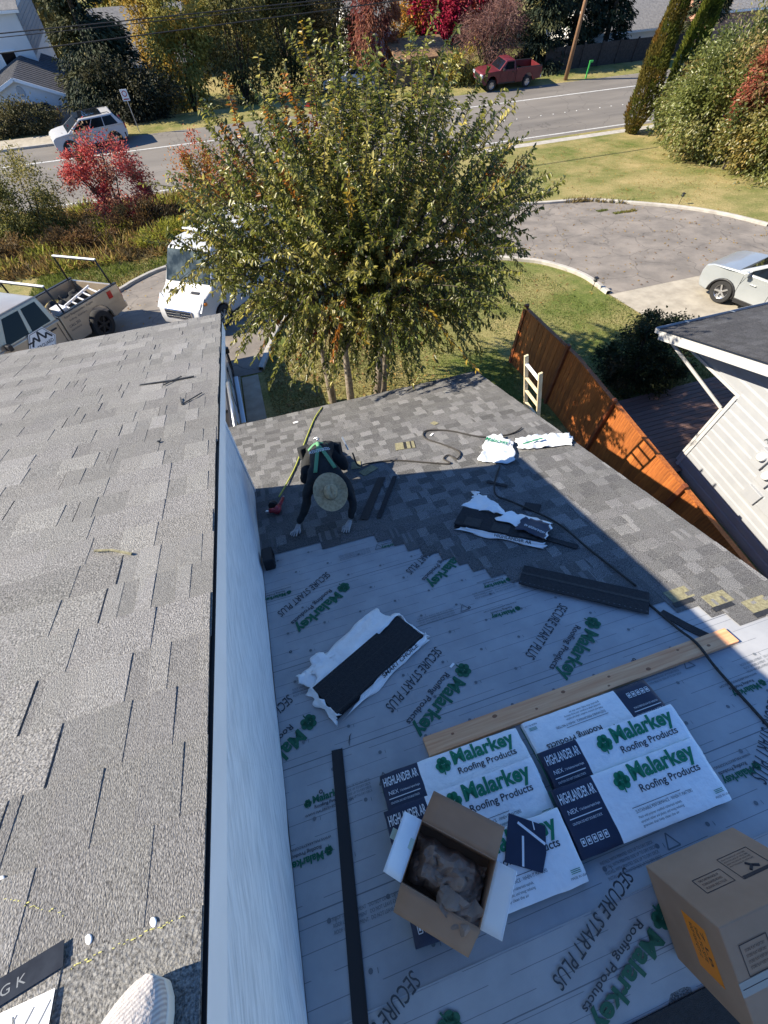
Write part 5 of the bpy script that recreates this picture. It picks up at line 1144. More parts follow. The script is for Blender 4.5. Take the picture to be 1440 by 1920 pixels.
MB().lathe([(0, .0), (.32, 0), (.30, .05), (0, .06)], 20).build('oval_vent', MT['house_grey'], gh, M=T(0, -3.5, 3.05) @ RX(90) @ Matrix.Diagonal((.8, 1, 1, 1)))
MB().lathe([(0, 0), (.09, 0), (.09, .12), (0, .14)], 10).build('wall_lamp', MT['black'], gh, M=T(0, -3.5, 2.35) @ RX(90))
th_ = gable_house('tall_house', 'tall pale house with shingled gable behind the far garage', -19.5, -11.4, 55, 63, -5.7, .6, 3.0, MT['house_white'], MT['roof_grey'], 'x')
MB().box((2.2, -4.03, 3.6), (1.1, .06, 1.2)).build('window', MT['white_trim'], th_); MB().box((2.2, -4.07, 3.6), (.95, .03, 1.05)).build('pane', MT['glass'], th_)
for k in range(9): MB().box((4.075, 0, 3.9+k*.26), (.03, 7.9, .22)).build('siding_board', MT['siding'], th_)
gable_house('grey_roof_house', 'low grey roofed house between the dark conifer and yellow trees', -7.5, .5, 62, 70, -5.7, -4.4, -1.6, MT['house_grey'], MT['roof_grey'], 'x')
hR = gable_house('far_house', 'grey roofed house behind the dark fence at upper right', 37, 47, 52, 60, -5.7, -3.3, -1.2, MT['house_white'], MT['roof_grey'], 'x')
gable_house('reddish_house', 'reddish walled house at the upper right corner behind bare branches', 49.2, 56, 50, 58, -5.7, -2.2, -.6, MT['brick'], MT['roof_grey'], 'x')
gable_house('white_cottage_house', 'white house hidden behind the vines near the shed', 14.2, 21.5, 54, 60, -5.7, -2.2, -.5, MT['house_white'], MT['roof_grey'], 'x')
sd = thing('old_shed', 'old wooden shed with leaf covered roof across the street', 'shed', (18.4, 49.2, -4.9))
for i in range(14):
    MB().box((-2.0+i*.3, -1.2, 1.2), (.285, .04, 2.4+.0*i)).build('board', MT['old_wood'], sd)
for i in range(8): MB().box((2.12, -1.05+i*.3, 1.2), (.04, .285, 2.4)).build('board', MT['old_wood'], sd)
MB().box((0, .1, 1.15), (4.1, 2.4, 2.3)).build('shed_core', MT['old_wood'], sd); MB().box((0, 0, 2.62), (4.9, 3.4, .14), M=RX(9)).build('roof', MT['roof_moss'], sd, bevel=.03)
df = thing('dark_fence', 'dark weathered board fence along the far side of the street', 'fence', (38.5, 47, -4.4))
r_ = random.Random(41)
for i in range(9): MB().box((-8.1+i*1.8, 0, .8), (1.76, .05, 1.7+r_.uniform(-.05, .05))).build('panel', MT['dark_fence'], df)
for i in range(10): MB().box((-9+i*1.8, -.05, .85), (.12, .12, 1.85)).build('post', MT['dark_fence'], df)
# poles, wires, sign, markers, lights
up_ = thing('utility_pole', 'leaning brown wooden utility pole beside the red pickup', 'utility pole', (30.27, 44.43, -4.2))
MB().tube([(0, 0, -.3), (.02, 0, 5), (.05, 0, 10.5)], [.17, .145, .11], 12).build('shaft', MT['pole'], up_, smooth=True); MB().box((.05, 0, 9.6), (.12, 2.4, .12)).build('cross_arm', MT['pole'], up_)
for x_, lb in ((-48, 'utility pole at the left end of the overhead wires'), (62, 'utility pole at the right end of the overhead wires')):
    p = thing('utility_pole', lb, 'utility pole', (x_, 31.6, -4.1)); MB().tube([(0, 0, -.3), (0, 0, 9.2)], [.17, .12], 12).build('shaft', MT['pole'], p, smooth=True)
for z0, z1, r0, lb in ((3.53, .0129, .022, 'upper black overhead wire of the pair crossing the top'), (3.42, .0135, .016, 'thinner wire hanging just under the upper overhead wire'), (3.07, .029, .024, 'lowest black overhead wire crossing the treetops')):
    P = [Vector((-48+110*k/40, 31.6, z0+z1*(-48+110*k/40)+.00016*(-48+110*k/40)**2)) for k in range(41)]
    tag(MB().tube(P, r0, 6).build('overhead_wire', MT['wire'], smooth=True), lb, 'wire')
sg = thing('street_sign', 'small red and white sign on a thin post across the street', 'sign', (-4.82, 44.48, -4.2)); MB().tube([(0, 0, 0), (-.05, 0, 2.35)], .03, 8).build('post', MT['steel'], sg)
MB().box((-.05, -.04, 2.08), (.46, .02, .62)).build('sign_face', MT['sign'], sg, bevel=.01); MB().lathe([(.16, 0), (.12, 0), (.12, .006), (.16, .006)], 20).build('red_ring', MT['red_lens'], sg, M=T(-.05, -.056, 2.16) @ RX(90)); MB().box((-.05, -.056, 1.87), (.34, .008, .06)).build('sign_text', MT['red_lens'], sg)
gm = thing('marker_post', 'lime green marker post by the utility pole', 'marker', (32.1, 44.2, -4.2)); MB().box((0, 0, .5), (.12, .05, 1.0)).build('post', MT['lime'], gm, bevel=.01); MB().box((.1, 0, 1.06), (.34, .06, .14)).build('cap', MT['lime'], gm, bevel=.02)
for x_, y_, lb in ((11.75, 12.35, 'small black path light beside the near kerb'), (20.9, 18.7, 'small black path light behind the far kerb')):
    p = thing('path_light', lb, 'path light', (x_, y_, zg(y_))); MB().tube([(0, 0, -.05), (0, 0, .34)], .012, 6).build('stake', MT['black'], p); MB().box((0, 0, .48), (.12, .12, .03)).box((0, 0, .36), (.1, .1, .02)).build('frame', MT['black'], p)
    for a, b in ((-1, -1), (-1, 1), (1, -1), (1, 1)): MB().box((a*.045, b*.045, .42), (.012, .012, .12)).build('lantern_bar', MT['black'], p)
    MB().box((0, 0, .42), (.06, .06, .1)).build('glass', MT['glass_clear'], p)

# ------------------------------------------------------------ foliage
def leaf_mesh(name, P, D, N_, L, W, C, m, parent=None, fold=.18, kind=None):
    n = len(P); D = D/np.linalg.norm(D, axis=1, keepdims=True); S = np.cross(D, N_); S /= (np.linalg.norm(S, axis=1, keepdims=True)+1e-9); U = np.cross(S, D)
    L = L[:, None]; W = W[:, None]
    V = np.empty((n, 6, 3)); V[:, 0] = P
    V[:, 1] = P+D*L*.32+S*W*.5+U*W*fold; V[:, 2] = P+D*L*.68+S*W*.40+U*W*fold-U*L*.03
    V[:, 3] = P+D*L-U*L*.10
    V[:, 4] = P+D*L*.68-S*W*.40+U*W*fold-U*L*.03; V[:, 5] = P+D*L*.32-S*W*.5+U*W*fold
    me = bpy.data.meshes.new(name); me.vertices.add(n*6); me.vertices.foreach_set('co', V.astype(np.float32).ravel())
    idx = (np.arange(n)*6)[:, None]+np.array([[0, 1, 2, 3, 0, 3, 4, 5]]); me.loops.add(n*8); me.loops.foreach_set('vertex_index', idx.astype(np.int32).ravel())
    me.polygons.add(n*2); me.polygons.foreach_set('loop_start', np.arange(0, n*8, 4, dtype=np.int32)); me.polygons.foreach_set('loop_total', np.full(n*2, 4, dtype=np.int32))
    ca = me.color_attributes.new('Col', 'FLOAT_COLOR', 'POINT'); cc = np.ones((n, 6, 4), np.float32); cc[:, :, :3] = C[:, None, :]; ca.data.foreach_set('color', cc.ravel())
    me.materials.append(m); me.update(calc_edges=True); me.validate()
    o = bpy.data.objects.new(name, me); COL.objects.link(o)
    if parent: o.parent = parent
    if kind: o['kind'] = kind
    return o
def unit(n): v = RNG.normal(size=(n, 3)); return v/np.linalg.norm(v, axis=1, keepdims=True)
def pal(n, palette, jit=.28):
    w_ = np.array([p[1] for p in palette], float); i = RNG.choice(len(palette), n, p=w_/w_.sum()); c = np.array([p[0] for p in palette])[i]
    return c
def cloud(cen, rad_, n, K, palette, shell=.72, sig=.16, low=None):
    """leaf positions in clumps through an ellipsoid; returns P, outward dir, colour"""
    k = unit(K); rr = shell+(1-shell)*RNG.random(K)**.5; rr *= RNG.uniform(.66, 1.16, K); kc = k*rr[:, None]
    if low is not None: kc[:, 2] = np.where(kc[:, 2] < low, low+RNG.random(K)*.2, kc[:, 2])
    ci = RNG.integers(0, K, n); kcol = pal(K, palette); s_ = sig*RNG.uniform(.6, 1.3, K)
    q = kc[ci]+RNG.normal(size=(n, 3))*s_[ci][:, None]
    o = q+.25*unit(n); P = np.array(cen)+q*np.array(rad_); C = kcol[ci]*RNG.uniform(.65, 1.35, (n, 1)); return P, o/np.linalg.norm(o, axis=1, keepdims=True), C
def foliage(name, parts, n, L, W, palette, m, parent, K=60, droop=.25, sig=.16, low=None, shell=.72):
    Ps, Os, Cs = [], [], []
    tot = sum(p[1][0]*p[1][1]*p[1][2] for p in parts)
    for cen, rd in parts:
        nn = int(n*rd[0]*rd[1]*rd[2]/tot); P, O, C = cloud(cen, rd, nn, max(8, int(K*nn/n)), palette, shell, sig, low); Ps.append(P); Os.append(O); Cs.append(C)
    P, O, C = map(np.vstack, (Ps, Os, Cs)); n = len(P)
    D = O+.8*unit(n); D[:, 2] -= droop; Nn = O*.6+.6*unit(n)+np.array([0, 0, .5])
    return leaf_mesh(name, P, D, Nn, L*RNG.uniform(.6, 1.3, n), W*RNG.uniform(.7, 1.25, n), C, m, parent)
def limbs(parent, base, tips, r0, m, seed=1, name='trunk'):
    r = random.Random(seed); mb = MB()
    for tp_ in tips:
        a, b = Vector(base)+Vector((r.uniform(-.05, .05), r.uniform(-.05, .05), 0)), Vector(tp_); mid = a.lerp(b, .45)+Vector((r.uniform(-.12, .12), r.uniform(-.12, .12), .15))*(b-a).length*.25
        P = spline([a, mid, b], 6); mb.tube(P, [r0*(1-.75*i/(len(P)-1)) for i in range(len(P))], 8)
    return mb.build(name, m, parent, smooth=True)
def bush(name, label, x, y, parts, n, L, W, palette, m='leaf_soft', K=60, cat='bush', group=None, droop=.2, sig=.17, stems=5, low=-.75, bark='bark_dark', shell=.72):
    z = zg(y); t_ = thing(name, label, cat, (x, y, z), group)
    foliage('foliage', parts, n, L, W, palette, MT[m], t_, K, droop, sig, low, shell)
    tips = []
    r = random.Random(int(x*10+y))
    for k in range(stems):
        c, rd = parts[k % len(parts)]; tips.append((c[0]+r.uniform(-.6, .6)*rd[0], c[1]+r.uniform(-.6, .6)*rd[1], c[2]+r.uniform(-.1, .7)*rd[2]))
    limbs(t_, (0, 0, -.1), tips, .035+.02*max(p[1][2] for p in parts), MT[bark], int(x*7), 'trunk' if cat == 'tree' else 'stem'); return t_
G1, G2, G3 = (.085, .102, .02), (.20, .20, .036), (.42, .36, .10)
YEL, ORG, RED, CRM = (.40, .27, .03), (.42, .16, .02), (.36, .045, .03), (.30, .012, .035)

# the tree in front of the eave
TX, TY = 1.95, 9.0; tz = zg(TY)
tr = thing('front_tree', 'broad leafy tree with glossy drooping leaves beyond the lower eave', 'tree', (TX, TY, tz))
base = [(-.55, .35), (-.15, -.25), (.55, -.1), (.85, .15)]; mb = MB(); r = random.Random(12); ends = []
lb_ = MB(); cenT, radT = Vector((2.42-TX, 8.95-TY, 3.85-tz)), Vector((3.12, 2.55, 2.65))
for bx, by in base:
    top = Vector((bx*1.3, by, 2.3+r.uniform(-.2, .3))); P = spline([(bx, by, -.15), (bx*1.15+r.uniform(-.08, .08), by+r.uniform(-.1, .1), 1.1), top], 6); mb.tube(P, [.115-.045*i/(len(P)-1) for i in range(len(P))], 9)
    for k in range(9):
        d = Vector((r.uniform(-1, 1), r.uniform(-1, 1), r.uniform(-.25, 1))); d.normalize(); e = Vector((cenT.x+d.x*radT.x*.72, cenT.y+d.y*radT.y*.72, cenT.z+d.z*radT.z*.72))
        m_ = top.lerp(e, .5)+Vector((0, 0, .35)); P = spline([top, m_, e], 6); lb_.tube(P, [.05*(1-.8*i/(len(P)-1))+.006 for i in range(len(P))], 7); ends.append(P)
mb.build('trunk', MT['bark'], tr, smooth=True); lb_.build('limbs', MT['bark_dark'], tr, smooth=True)
P_, D_, N_, L_, W_, C_ = [], [], [], [], [], []; tw = MB()
NSH = 1600
for k in range(NSH):
    d = Vector(unit(1)[0]); u = r.random()
    if k < 150: d.z = abs(d.z)*1.2+.35; d.normalize(); f0 = r.uniform(.5, .84)       # upright leaders at the top
    elif k < 560: f0 = r.uniform(.05, .42); d.z = max(d.z, -.2)
    else: f0 = .34+.60*u**.5
    if d.z < -.62: d.z = -.3*r.random(); d.normalize()
    s0 = cenT+Vector((d.x*radT.x, d.y*radT.y, d.z*radT.z))*f0
    lump = 1+.16*nz(d.x*2.3+5, d.y*2.3, d.z*2.3); s0 = cenT+(s0-cenT)*lump
    zm = 1.9+.9*math.hypot(s0.x-.4, s0.y)
    if s0.z < zm: s0.z = zm+r.uniform(0, .9)
    if s0.y+TY < 6.55: s0.y = 6.55-TY+r.uniform(0, .5)
    gd = (d*.8+Vector((r.uniform(-.4, .4), r.uniform(-.4, .4), .55 if d.z > -.1 else -.15))).normalized(); ln = r.uniform(.55, 1.25) if k >= 150 else r.uniform(.6, 1.2)
    if k < 150: gd = (gd+Vector((0, 0, .9))).normalized()
    cv = Vector((r.uniform(-.2, .2), r.uniform(-.2, .2), -.16 if k >= 150 else -.05)); pts = [s0+gd*ln*t+cv*ln*t*t for t in (0, .33, .66, 1)]
    tw.tube(pts, [.010, .008, .006, .003], 4, cap=False)
    nl = int(ln*50); hue = r.random(); side = 1
    if hue < .03: base_c = Vector(YEL)*.9
    elif hue < .05: base_c = Vector(ORG)*.8
    elif hue < .057: base_c = Vector(RED)*.8
    else:
        a = r.random(); base_c = Vector(G1).lerp(Vector(G2), min(1, a*1.4)) if a < .7 else Vector(G2).lerp(Vector(G3), (a-.7)/.3)
    for j in range(nl):
        t = (j+.5)/nl; p = s0+gd*ln*t+cv*ln*t*t; tang = (gd+cv*2*t).normalized(); o = Vector(unit(1)[0]); o = (o-tang*o.dot(tang)).normalized()
        ld_ = (o*.75+tang*.55+Vector((0, 0, -.42))).normalized(); P_.append(p); D_.append(ld_); N_.append(Vector((0, 0, 1))*.8+o*.3+Vector(unit(1)[0])*.55)
        q = r.uniform(.5, 1.35); L_.append(.112*q*(1-.25*t)); W_.append(.039*q); C_.append(base_c*r.uniform(.5, 1.55))
leaf_mesh('crown', np.array([tuple(p) for p in P_]), np.array([tuple(p) for p in D_]), np.array([tuple(p) for p in N_]), np.array(L_), np.array(W_), np.array([tuple(p) for p in C_]), MT['leaf'], tr, fold=.22)
tw.build('twigs', MT['bark_dark'], tr, smooth=True)

# shrubs near by
bush('dark_shrub', 'dark round evergreen shrub beside the neighbour porch', 9.95, 7.5, [((0, 0, .85), (1.25, 1.0, .95)), ((.7, .2, .6), (.8, .7, .7)), ((-.5, -.3, .55), (.8, .6, .6))], 20000, .075, .04, [((.03, .042, .016), 3), ((.05, .06, .02), 2), ((.09, .07, .03), .6)], 'leaf_soft', 120, sig=.10)
bush('red_shrub', 'bright red autumn shrub between the lane and street', -5.75, 30.2, [((0, 0, 1.9), (1.8, 1.4, 1.9)), ((-1.0, .1, 2.3), (1.0, .9, 1.1)), ((.8, .2, 1.4), (1.2, 1, 1.4))], 13000, .12, .07, [((.55, .12, .10), 3), ((.46, .08, .075), 2), ((.36, .17, .10), 1.6), ((.26, .17, .09), 1)], K=90, sig=.15)
bush('olive_shrub', 'olive yellow shrub at the left edge between lane and street', -10.0, 30.0, [((0, 0, 1.6), (1.7, 1.5, 1.75)), ((-1.3, 0, 1.3), (1.3, 1.2, 1.4))], 13000, .12, .06, [((.22, .20, .05), 3), ((.29, .25, .08), 2), ((.13, .135, .04), 2)], K=90)
bush('orange_shrub', 'orange and green autumn shrub behind the front tree', -.5, 28.2, [((0, 0, 1.6), (1.7, 1.4, 1.6)), ((1.2, .3, 1.2), (1.4, 1.2, 1.3)), ((-.4, .2, 2.6), (.9, .8, 1.1))], 11000, .12, .055, [((.45, .19, .04), 3), ((.36, .22, .04), 2), ((.16, .16, .03), 2), ((.42, .10, .04), .8)], K=110)
bush('low_shrub', 'brown green shrub in front of the far garage', -12.4, 46.8, [((0, 0, .75), (2.2, .7, .95)), ((-1.6, 0, .7), (1.4, .7, .8))], 6000, .16, .08, [((.075, .075, .03), 2), ((.13, .115, .05), 2)], K=60)
for x_, y_, hh, lb, pl in ((-3.2, 25.2, .8, 'yellow green weed clump on the verge left of the van', [((.28, .28, .04), 3), ((.18, .19, .04), 2)]), (-7.6, 26.4, .9, 'brown weed clump below the red shrub', [((.16, .09, .04), 3), ((.09, .06, .03), 2)]), (-11.8, 26.6, 1.0, 'tan weed clump at the left picture edge', [((.24, .15, .06), 3), ((.13, .09, .04), 2)]), (-4.6, 28.0, 1.1, 'dark brown bramble between the red and orange shrubs', [((.10, .06, .035), 3), ((.06, .05, .025), 2), ((.16, .1, .04), 1)]), (-1.2, 25.9, .9, 'lime green weed clump behind the van', [((.3, .3, .045), 3), ((.2, .2, .05), 2)])):
    bush('weed_clump', lb, x_, y_, [((0, 0, hh*.5), (1.5, .8, hh*.7)), ((.9, .3, hh*.4), (1.1, .8, hh*.6))], 4200, .14, .045, pl, K=50, cat='weeds', group='weed clumps on the verge', droop=-.5)
# cypress pair
for x_, y_, lb, pl in ((28.7, 32.55, 'brownish green columnar cypress, left of the pair by the street', [((.17, .135, .03), 3), ((.13, .14, .026), 3), ((.24, .14, .03), 1)]), (31.25, 32.7, 'bright green columnar cypress, right of the pair by the street', [((.12, .15, .022), 3), ((.17, .19, .03), 2), ((.07, .09, .02), 1)])):
    z = zg(y_); t_ = thing('columnar_cypress', lb, 'tree', (x_, y_, z), 'columnar cypresses by the street')
    n = 11000; h = RNG.random(n)**.9*8.6; a = RNG.random(n)*2*np.pi; R_ = .78*np.minimum(1, (h+.6)/1.6)*np.clip(1.0-(h/9.4)**2.2, .08, 1)*(1+.12*np.sin(a*3+h*1.7)); q = R_*(.72+.3*RNG.random(n)**.5)
    P = np.stack([q*np.cos(a), q*np.sin(a), h], 1); O = np.stack([np.cos(a), np.sin(a), np.full(n, 1.1)], 1); c = pal(90, pl); ci = (np.floor(h*2).astype(int)*6+np.floor(a).astype(int)) % 90
    leaf_mesh('crown', P, O+.5*unit(n), O*[1, 1, 0]+.4*unit(n), .20*RNG.uniform(.6, 1.3, n), .075*RNG.uniform(.7, 1.3, n), c[ci]*RNG.uniform(.6, 1.35, (n, 1)), MT['leaf_soft'], t_)
    MB().tube([(0, 0, -.2), (0, 0, 8)], [.16, .03], 8).build('trunk', MT['bark_dark'], t_, smooth=True)
# rhododendron mass at right
RP_ = [((.17, .19, .05), 4), ((.25, .24, .08), 3), ((.11, .135, .035), 2), ((.30, .23, .08), 1)]
bush('rhododendron', 'tall green rhododendron at the far end of the right hedge', 30.2, 29.3, [((0, 0, 1.6), (2.0, 2.0, 1.9)), ((.9, .8, 2.4), (1.9, 1.9, 2.0))], 16000, .18, .10, RP_, 'leaf', 110, shell=.8)
bush('rhododendron', 'largest pale green rhododendron in the right hedge', 28.2, 25.6, [((0, 0, 2.3), (2.5, 2.5, 2.5)), ((1.2, .4, 3.3), (2.4, 2.3, 2.2))], 26000, .18, .10, RP_, 'leaf', 160, shell=.8)
bush('red_rhododendron', 'rust red leaved shrub in the middle of the right hedge', 27.3, 22.6, [((0, 0, 3.7), (1.25, 1.1, 1.5)), ((.9, -.5, 4.4), (1.3, 1.1, 1.2)), ((-.3, .2, 2.6), (.9, .8, 1.0))], 12000, .16, .08, [((.26, .07, .04), 3), ((.33, .10, .06), 2), ((.2, .11, .05), 1)], 'leaf_soft', 90, shell=.8)
bush('rhododendron', 'yellowish green rhododendron nearest the right picture edge', 28.4, 20.6, [((0, 0, 1.9), (2.5, 2.3, 2.3)), ((1.8, -.6, 2.8), (2.5, 2.3, 2.6)), ((-.5, 1.4, 1.7), (2.0, 1.8, 2.0))], 28000, .18, .10, [((.16, .17, .04), 4), ((.23, .20, .06), 3), ((.10, .12, .03), 2), ((.33, .24, .06), 1)], 'leaf', 170, shell=.8)
bush('bare_shrub', 'leafless grey branches at the upper right corner', 41, 37, [((0, 0, 3.0), (3.0, 2.5, 2.5))], 1500, .2, .03, [((.25, .20, .15), 1)], K=60, stems=26, bark='bark')
# conifers and trees across the street
def conifer(label, x, y, h, R0, n, pl, lean=0, dens=.5, L=.42, group='dark conifers across the street'):
    z = zg(y); t_ = thing('conifer', label, 'tree', (x, y, z), group); nb = int(h*9); i = RNG.integers(0, nb, n); bh = np.sort(RNG.random(nb))*h; ba = RNG.random(nb)*2*np.pi; bl = R0*(1-.8*(bh/h)**1.2)*RNG.uniform(.65, 1.1, nb)
    s_ = RNG.random(n)**.55; r_ = bl[i]*s_; a = ba[i]+RNG.normal(size=n)*.28; hh = bh[i]-.28*r_+RNG.normal(size=n)*.16
    P = np.stack([r_*np.cos(a)+lean*hh, r_*np.sin(a), np.maximum(hh, .05)], 1); O = np.stack([np.cos(a), np.sin(a), np.full(n, -.35)], 1); c = pal(nb, pl)
    leaf_mesh('crown', P, O+.5*unit(n), np.tile([0, 0, 1.], (n, 1))+.5*unit(n), L*RNG.uniform(.5, 1.2, n), .13*RNG.uniform(.6, 1.3, n), c[i]*RNG.uniform(.6, 1.4, (n, 1)), MT['needle'], t_)
    MB().tube([(0, 0, -.3), (lean*h, 0, h)], [.28, .04], 9).build('trunk', MT['bark_dark'], t_, smooth=True); return t_
DK = [((.026, .038, .024), 3), ((.042, .054, .03), 2), ((.07, .075, .034), 1)]
conifer('large dark conifer right of the far garage', -6.8, 50.5, 13, 4.3, 30000, DK, L=.36)
conifer('dark conifer behind the red pickup, left of the pole', 29.5, 48.5, 11, 2.7, 15000, DK)
conifer('dark conifer right of the utility pole', 33.8, 50.3, 12, 2.9, 16000, DK)
conifer('dark conifer between the pole and far grey roof', 37.0, 49.6, 10, 2.4, 13000, DK)
conifer('dark conifer standing behind the cypress pair', 46.8, 49.0, 11, 2.4, 12000, DK)
bush('dark_hedge', 'dark dense hedge shrub behind the street sign', -3.6, 47.2, [((0, 0, 1.2), (2.1, 1.2, 1.7)), ((-2, .4, 1.5), (1.7, 1.2, 1.9))], 9000, .22, .1, [((.03, .036, .022), 3), ((.06, .058, .03), 2)], K=90)
def tree(label, x, y, parts, n, pl, L=.26, W=.11, m='leaf_soft', K=100, name='autumn_tree', sig=.15, droop=.3, stems=8):
    return bush(name, label, x, y, parts, n, L, W, pl, m, K, 'tree', 'trees across the street', droop, sig, stems, None)
YG = [((.34, .29, .07), 3), ((.21, .21, .055), 3), ((.46, .31, .06), 1.5)]; OL = [((.15, .145, .045), 3), ((.24, .2, .07), 2), ((.09, .095, .035), 2)]
tree('yellow green tree right of the dark conifer', -.6, 51.5, [((0, 0, 3.2), (2.2, 2, 3.0)), ((.7, 0, 5.5), (2, 2, 2.2))], 11000, YG)
tree('golden yellow narrow tree between the conifer and yellow green tree', -2.3, 55.5, [((0, 0, 4.2), (1.5, 1.4, 3.8))], 6000, [((.42, .28, .05), 3), ((.3, .22, .05), 2)])
tree('olive tree left of centre behind the front tree', 4.0, 53, [((0, 0, 3.6), (2.6, 2.2, 3.2)), ((.5, 0, 6.2), (2.2, 2, 2.2))], 10000, OL)
tree('darker olive tree in the middle of the far row', 8.4, 54.5, [((0, 0, 4.0), (2.6, 2.2, 3.4)), ((-.6, 0, 7), (2.2, 2, 2.2))], 10000, [((.075, .08, .026), 3), ((.13, .125, .04), 2)])
tree('brownish olive tree beside the rust coloured vine', 12.2, 53.5, [((0, 0, 3.8), (2.2, 2.0, 3.6))], 8000, [((.13, .11, .04), 3), ((.19, .13, .05), 2)])
tree('rust red weeping tree left of the old shed', 15.0, 50.2, [((0, 0, 2.9), (1.6, 1.3, 2.9)), ((.3, .3, 5.2), (1.6, 1.3, 1.8))], 10000, [((.26, .10, .06), 3), ((.33, .15, .08), 2), ((.2, .05, .045), 2)], droop=1.2, L=.3, W=.07)
tree('crimson tree above the old shed', 21.8, 53.0, [((0, 0, 4.6), (2.4, 2, 2.2)), ((1.9, 0, 5.4), (2.2, 2, 2.2))], 9000, [((.36, .015, .05), 3), ((.26, .02, .04), 2), ((.40, .09, .05), 1)])
tree('orange yellow tree behind the shed roof', 19.2, 53.6, [((0, 0, 4.2), (1.3, 1.3, 2.8))], 5000, [((.45, .2, .03), 2), ((.42, .28, .05), 2), ((.2, .18, .04), 1)])
tree('purple grey twiggy shrub beside the red pickup', 24.9, 49.0, [((0, 0, 2.2), (2.6, 1.8, 2.3)), ((1.2, 0, 3.2), (1.8, 1.5, 1.8))], 9000, [((.26, .15, .13), 3), ((.34, .19, .15), 2), ((.2, .10, .09), 1)], L=.34, W=.03, name='twiggy_shrub', stems=30)
tree('second crimson tree behind the purple shrub', 27.3, 54.0, [((0, 0, 4.8), (2, 1.8, 2.6))], 6000, [((.30, .02, .04), 3), ((.2, .03, .04), 2)])
bush('yellow_bush', 'yellow green bush left of the red pickup', 21.7, 46.6, [((0, 0, .8), (1.6, 1.0, 1.15)), ((-1.3, .2, .6), (1.2, .9, .8))], 5000, .2, .09, [((.30, .23, .04), 3), ((.2, .2, .05), 2), ((.35, .2, .05), 1)], K=60)
for x_, y_, lb, pl in ((-14, 69, 'distant tree behind the tall house', OL), (-3, 74, 'distant tree behind the grey roofed house', YG), (7, 68, 'distant olive tree at the top of the picture', OL), (14, 70, 'distant brown tree behind the white cottage', [((.2, .12, .05), 2), ((.12, .1, .04), 2)]), (23, 66, 'distant dark tree behind the crimson ones', OL), (32, 64, 'distant tree behind the dark conifers', [((.04, .05, .025), 2), ((.09, .085, .035), 1)]), (44, 68, 'distant tree behind the far grey roof', OL), (58, 63, 'distant tree at the upper right corner', [((.10, .09, .05), 2), ((.16, .12, .06), 1)])):
    tree(lb, x_, y_, [((0, 0, 4.0), (4.6, 3, 4.2))], 7000, pl, L=.5, W=.22, K=110)
# ------------------------------------------------------------ ground cover
def blades(name, label, n, area, h, w, pl, m='leaf_soft', lean=.5, mask=None, cat='grass'):
    x0, x1, y0, y1 = area; X = RNG.uniform(x0, x1, n*2); Y = RNG.uniform(y0, y1, n*2)
    if mask is not None: k = mask(X, Y); X, Y = X[k][:n], Y[k][:n]
    n = len(X); Z = np.array([zg(v) for v in Y]); P = np.stack([X, Y, Z-.01], 1); D = np.stack([RNG.normal(size=n)*lean, RNG.normal(size=n)*lean, np.ones(n)], 1)
    f_ = np.array([nz(a*.55, b*.55, 4) for a, b in zip(X, Y)]); pc = np.array([p[0] for p in pl]); i = np.clip(((f_+.55)/1.1+RNG.normal(size=n)*.16)*len(pl), 0, len(pl)-1).astype(int)
    hh = h*RNG.uniform(.45, 1.25, n)*(1+.5*f_); o = leaf_mesh(name, P, D, unit(n)*[1, 1, .2], hh, w*RNG.uniform(.6, 1.4, n), pc[i]*RNG.uniform(.6, 1.4, (n, 1)), MT[m], None, .1); return tag(o, label, cat, kind='stuff')
def wm(X, Y): return (Y > 23.6+.25*np.maximum(0, X+6)*0-.35*np.clip(X+3, -30, 0)*.0) & (Y < 33.2) & (X < 4)
blades('tall_weeds', 'tall dry weeds and grass between the lane and the street', 26000, (-16, 4, 23.4, 33.2), .62, .045, [((.28, .17, .05)), ((.36, .25, .09)), ((.17, .12, .05)), ((.30, .30, .06)), ((.17, .20, .04))] if False else [((.10, .075, .035), 1), ((.20, .125, .045), 1), ((.33, .23, .08), 1), ((.24, .21, .05), 1), ((.27, .29, .05), 1)], mask=wm, lean=.85)
def lm(X, Y): return ((X < 11.0) | (Y < 11.6)) & (X > 3.9) & ~((X < 7.2) & (X > 6.85)) & ~((X > 7.9) & (Y < 6.5)) & (X < 12.2) & ~((X > 10.6) & (Y > 14.2))
blades('near_grass', 'short lawn grass beside the lane and the cedar fence', 30000, (3.9, 12.2, 6.6, 16.0), .065, .016, [((.22, .17, .06), 1), ((.12, .14, .03), 1), ((.07, .11, .02), 1), ((.15, .19, .035), 1)], mask=lm, lean=.7)
blades('front_grass', 'shaded lawn grass below the front tree', 14000, (-.3, 4.0, 6.6, 13.0), .06, .016, [((.20, .15, .06), 1), ((.14, .12, .04), 1), ((.07, .09, .02), 1)], lean=.7)
blades('verge_grass', 'green grass strip along the lane kerb at left', 9000, (-9, 8, 20.3, 23.6), .16, .03, [((.20, .16, .05), 1), ((.10, .13, .025), 1), ((.15, .18, .035), 1)], mask=lambda X, Y: Y > np.interp(X, [-9, -5.7, -3.3, 0, 8], [17.6, 20.0, 22.3, 23.3, 23.5]), lean=.6)
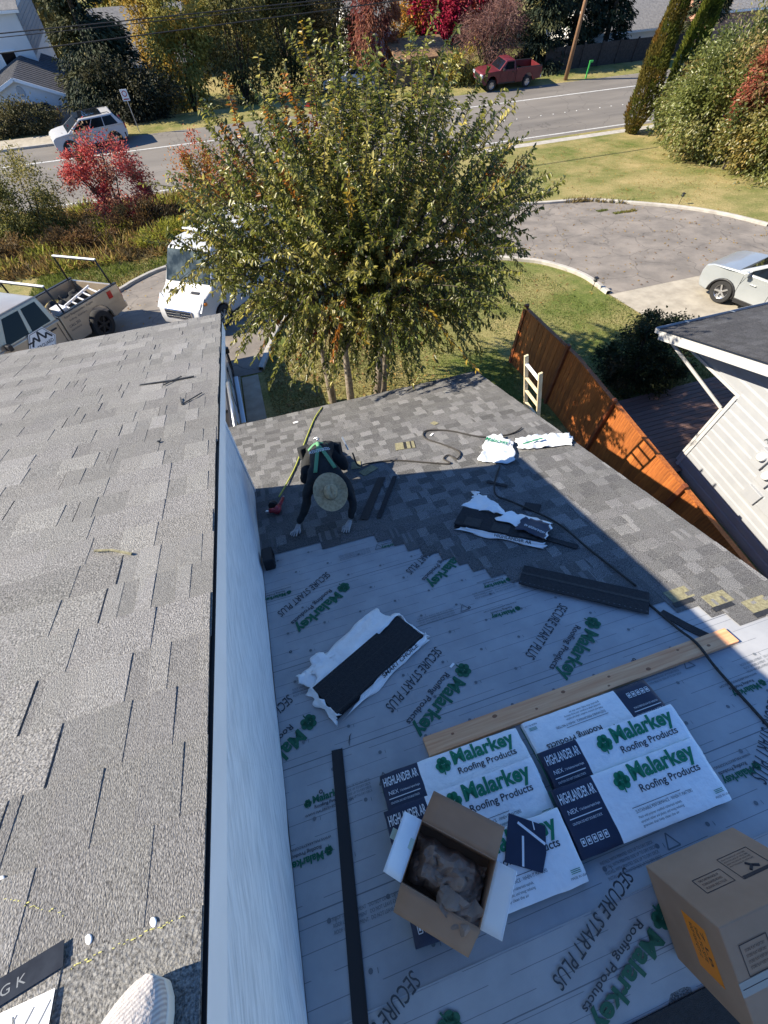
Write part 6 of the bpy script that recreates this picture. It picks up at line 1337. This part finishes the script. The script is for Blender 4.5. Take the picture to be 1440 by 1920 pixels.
for i, (x_, y_) in enumerate(((17.3, 19.6), (18.35, 18.9), (17.75, 18.95))): blades('lane_weeds', 'small weed patch growing through the lane asphalt, %s' % ('the largest', 'nearest the far kerb', 'the middle one')[i], 160, (x_-.28, x_+.28, y_-.12, y_+.12), .09, .03, [((.12, .14, .03), 1), ((.25, .2, .06), 1)])
def litter(n, area, lb, pl):
    x0, x1, y0, y1 = area; X = RNG.uniform(x0, x1, n); Y = RNG.uniform(y0, y1, n); P = np.stack([X, Y, np.array([zg(v) for v in Y])+.035], 1); a = RNG.random(n)*6.28
    o = leaf_mesh('fallen_leaves', P, np.stack([np.cos(a), np.sin(a), RNG.normal(size=n)*.15], 1), np.tile([0, 0, 1.], (n, 1))+.25*unit(n), .085*RNG.uniform(.6, 1.2, n), .05*RNG.uniform(.7, 1.2, n), pal(n, pl)*RNG.uniform(.6, 1.3, (n, 1)), MT['leaf_soft']); tag(o, lb, 'leaves', kind='stuff')
LIT = [((.35, .22, .06), 3), ((.22, .12, .05), 2), ((.4, .3, .1), 1)]
litter(700, (0, 5, 6.6, 12.5), 'fallen leaves scattered under the front tree', LIT); litter(500, (9, 22, 12, 22), 'fallen leaves scattered over the lane', LIT); litter(900, (18, 27, 19, 32), 'fallen leaves on the dry lawn below the hedge', LIT); litter(500, (-9, 8, 12, 21), 'fallen leaves on the lane near the van', LIT)
blades('kerb_weeds', 'weeds growing along the far kerb of the lane', 900, (16.5, 19.2, 19.9, 21.8), .22, .04, [((.10, .11, .03), 1), ((.2, .15, .06), 1)], mask=lambda X, Y: np.abs(Y-np.interp(X, [15.8, 17.6, 19.05], [21.8, 21.25, 19.85])-.05) < .18)

gl = groundmat(); gl.name = 'green_lawn'
for nd in gl.node_tree.nodes:
    if nd.type == 'VALTORGB' and nd.color_ramp.elements[0].color[0] == 0: nd.color_ramp.elements[0].position = .42; nd.color_ramp.elements[1].position = .74
drape('near_lawn', [(3.9, 6.4), (12.25, 6.4), (12.25, 9.3), (12.02, 11.9), (12.05, 13.4), (11.6, 14.6), (10.85, 15.5), (8.9, 16.75), (5.6, 17.1), (3.9, 16.7)], .004, gl)
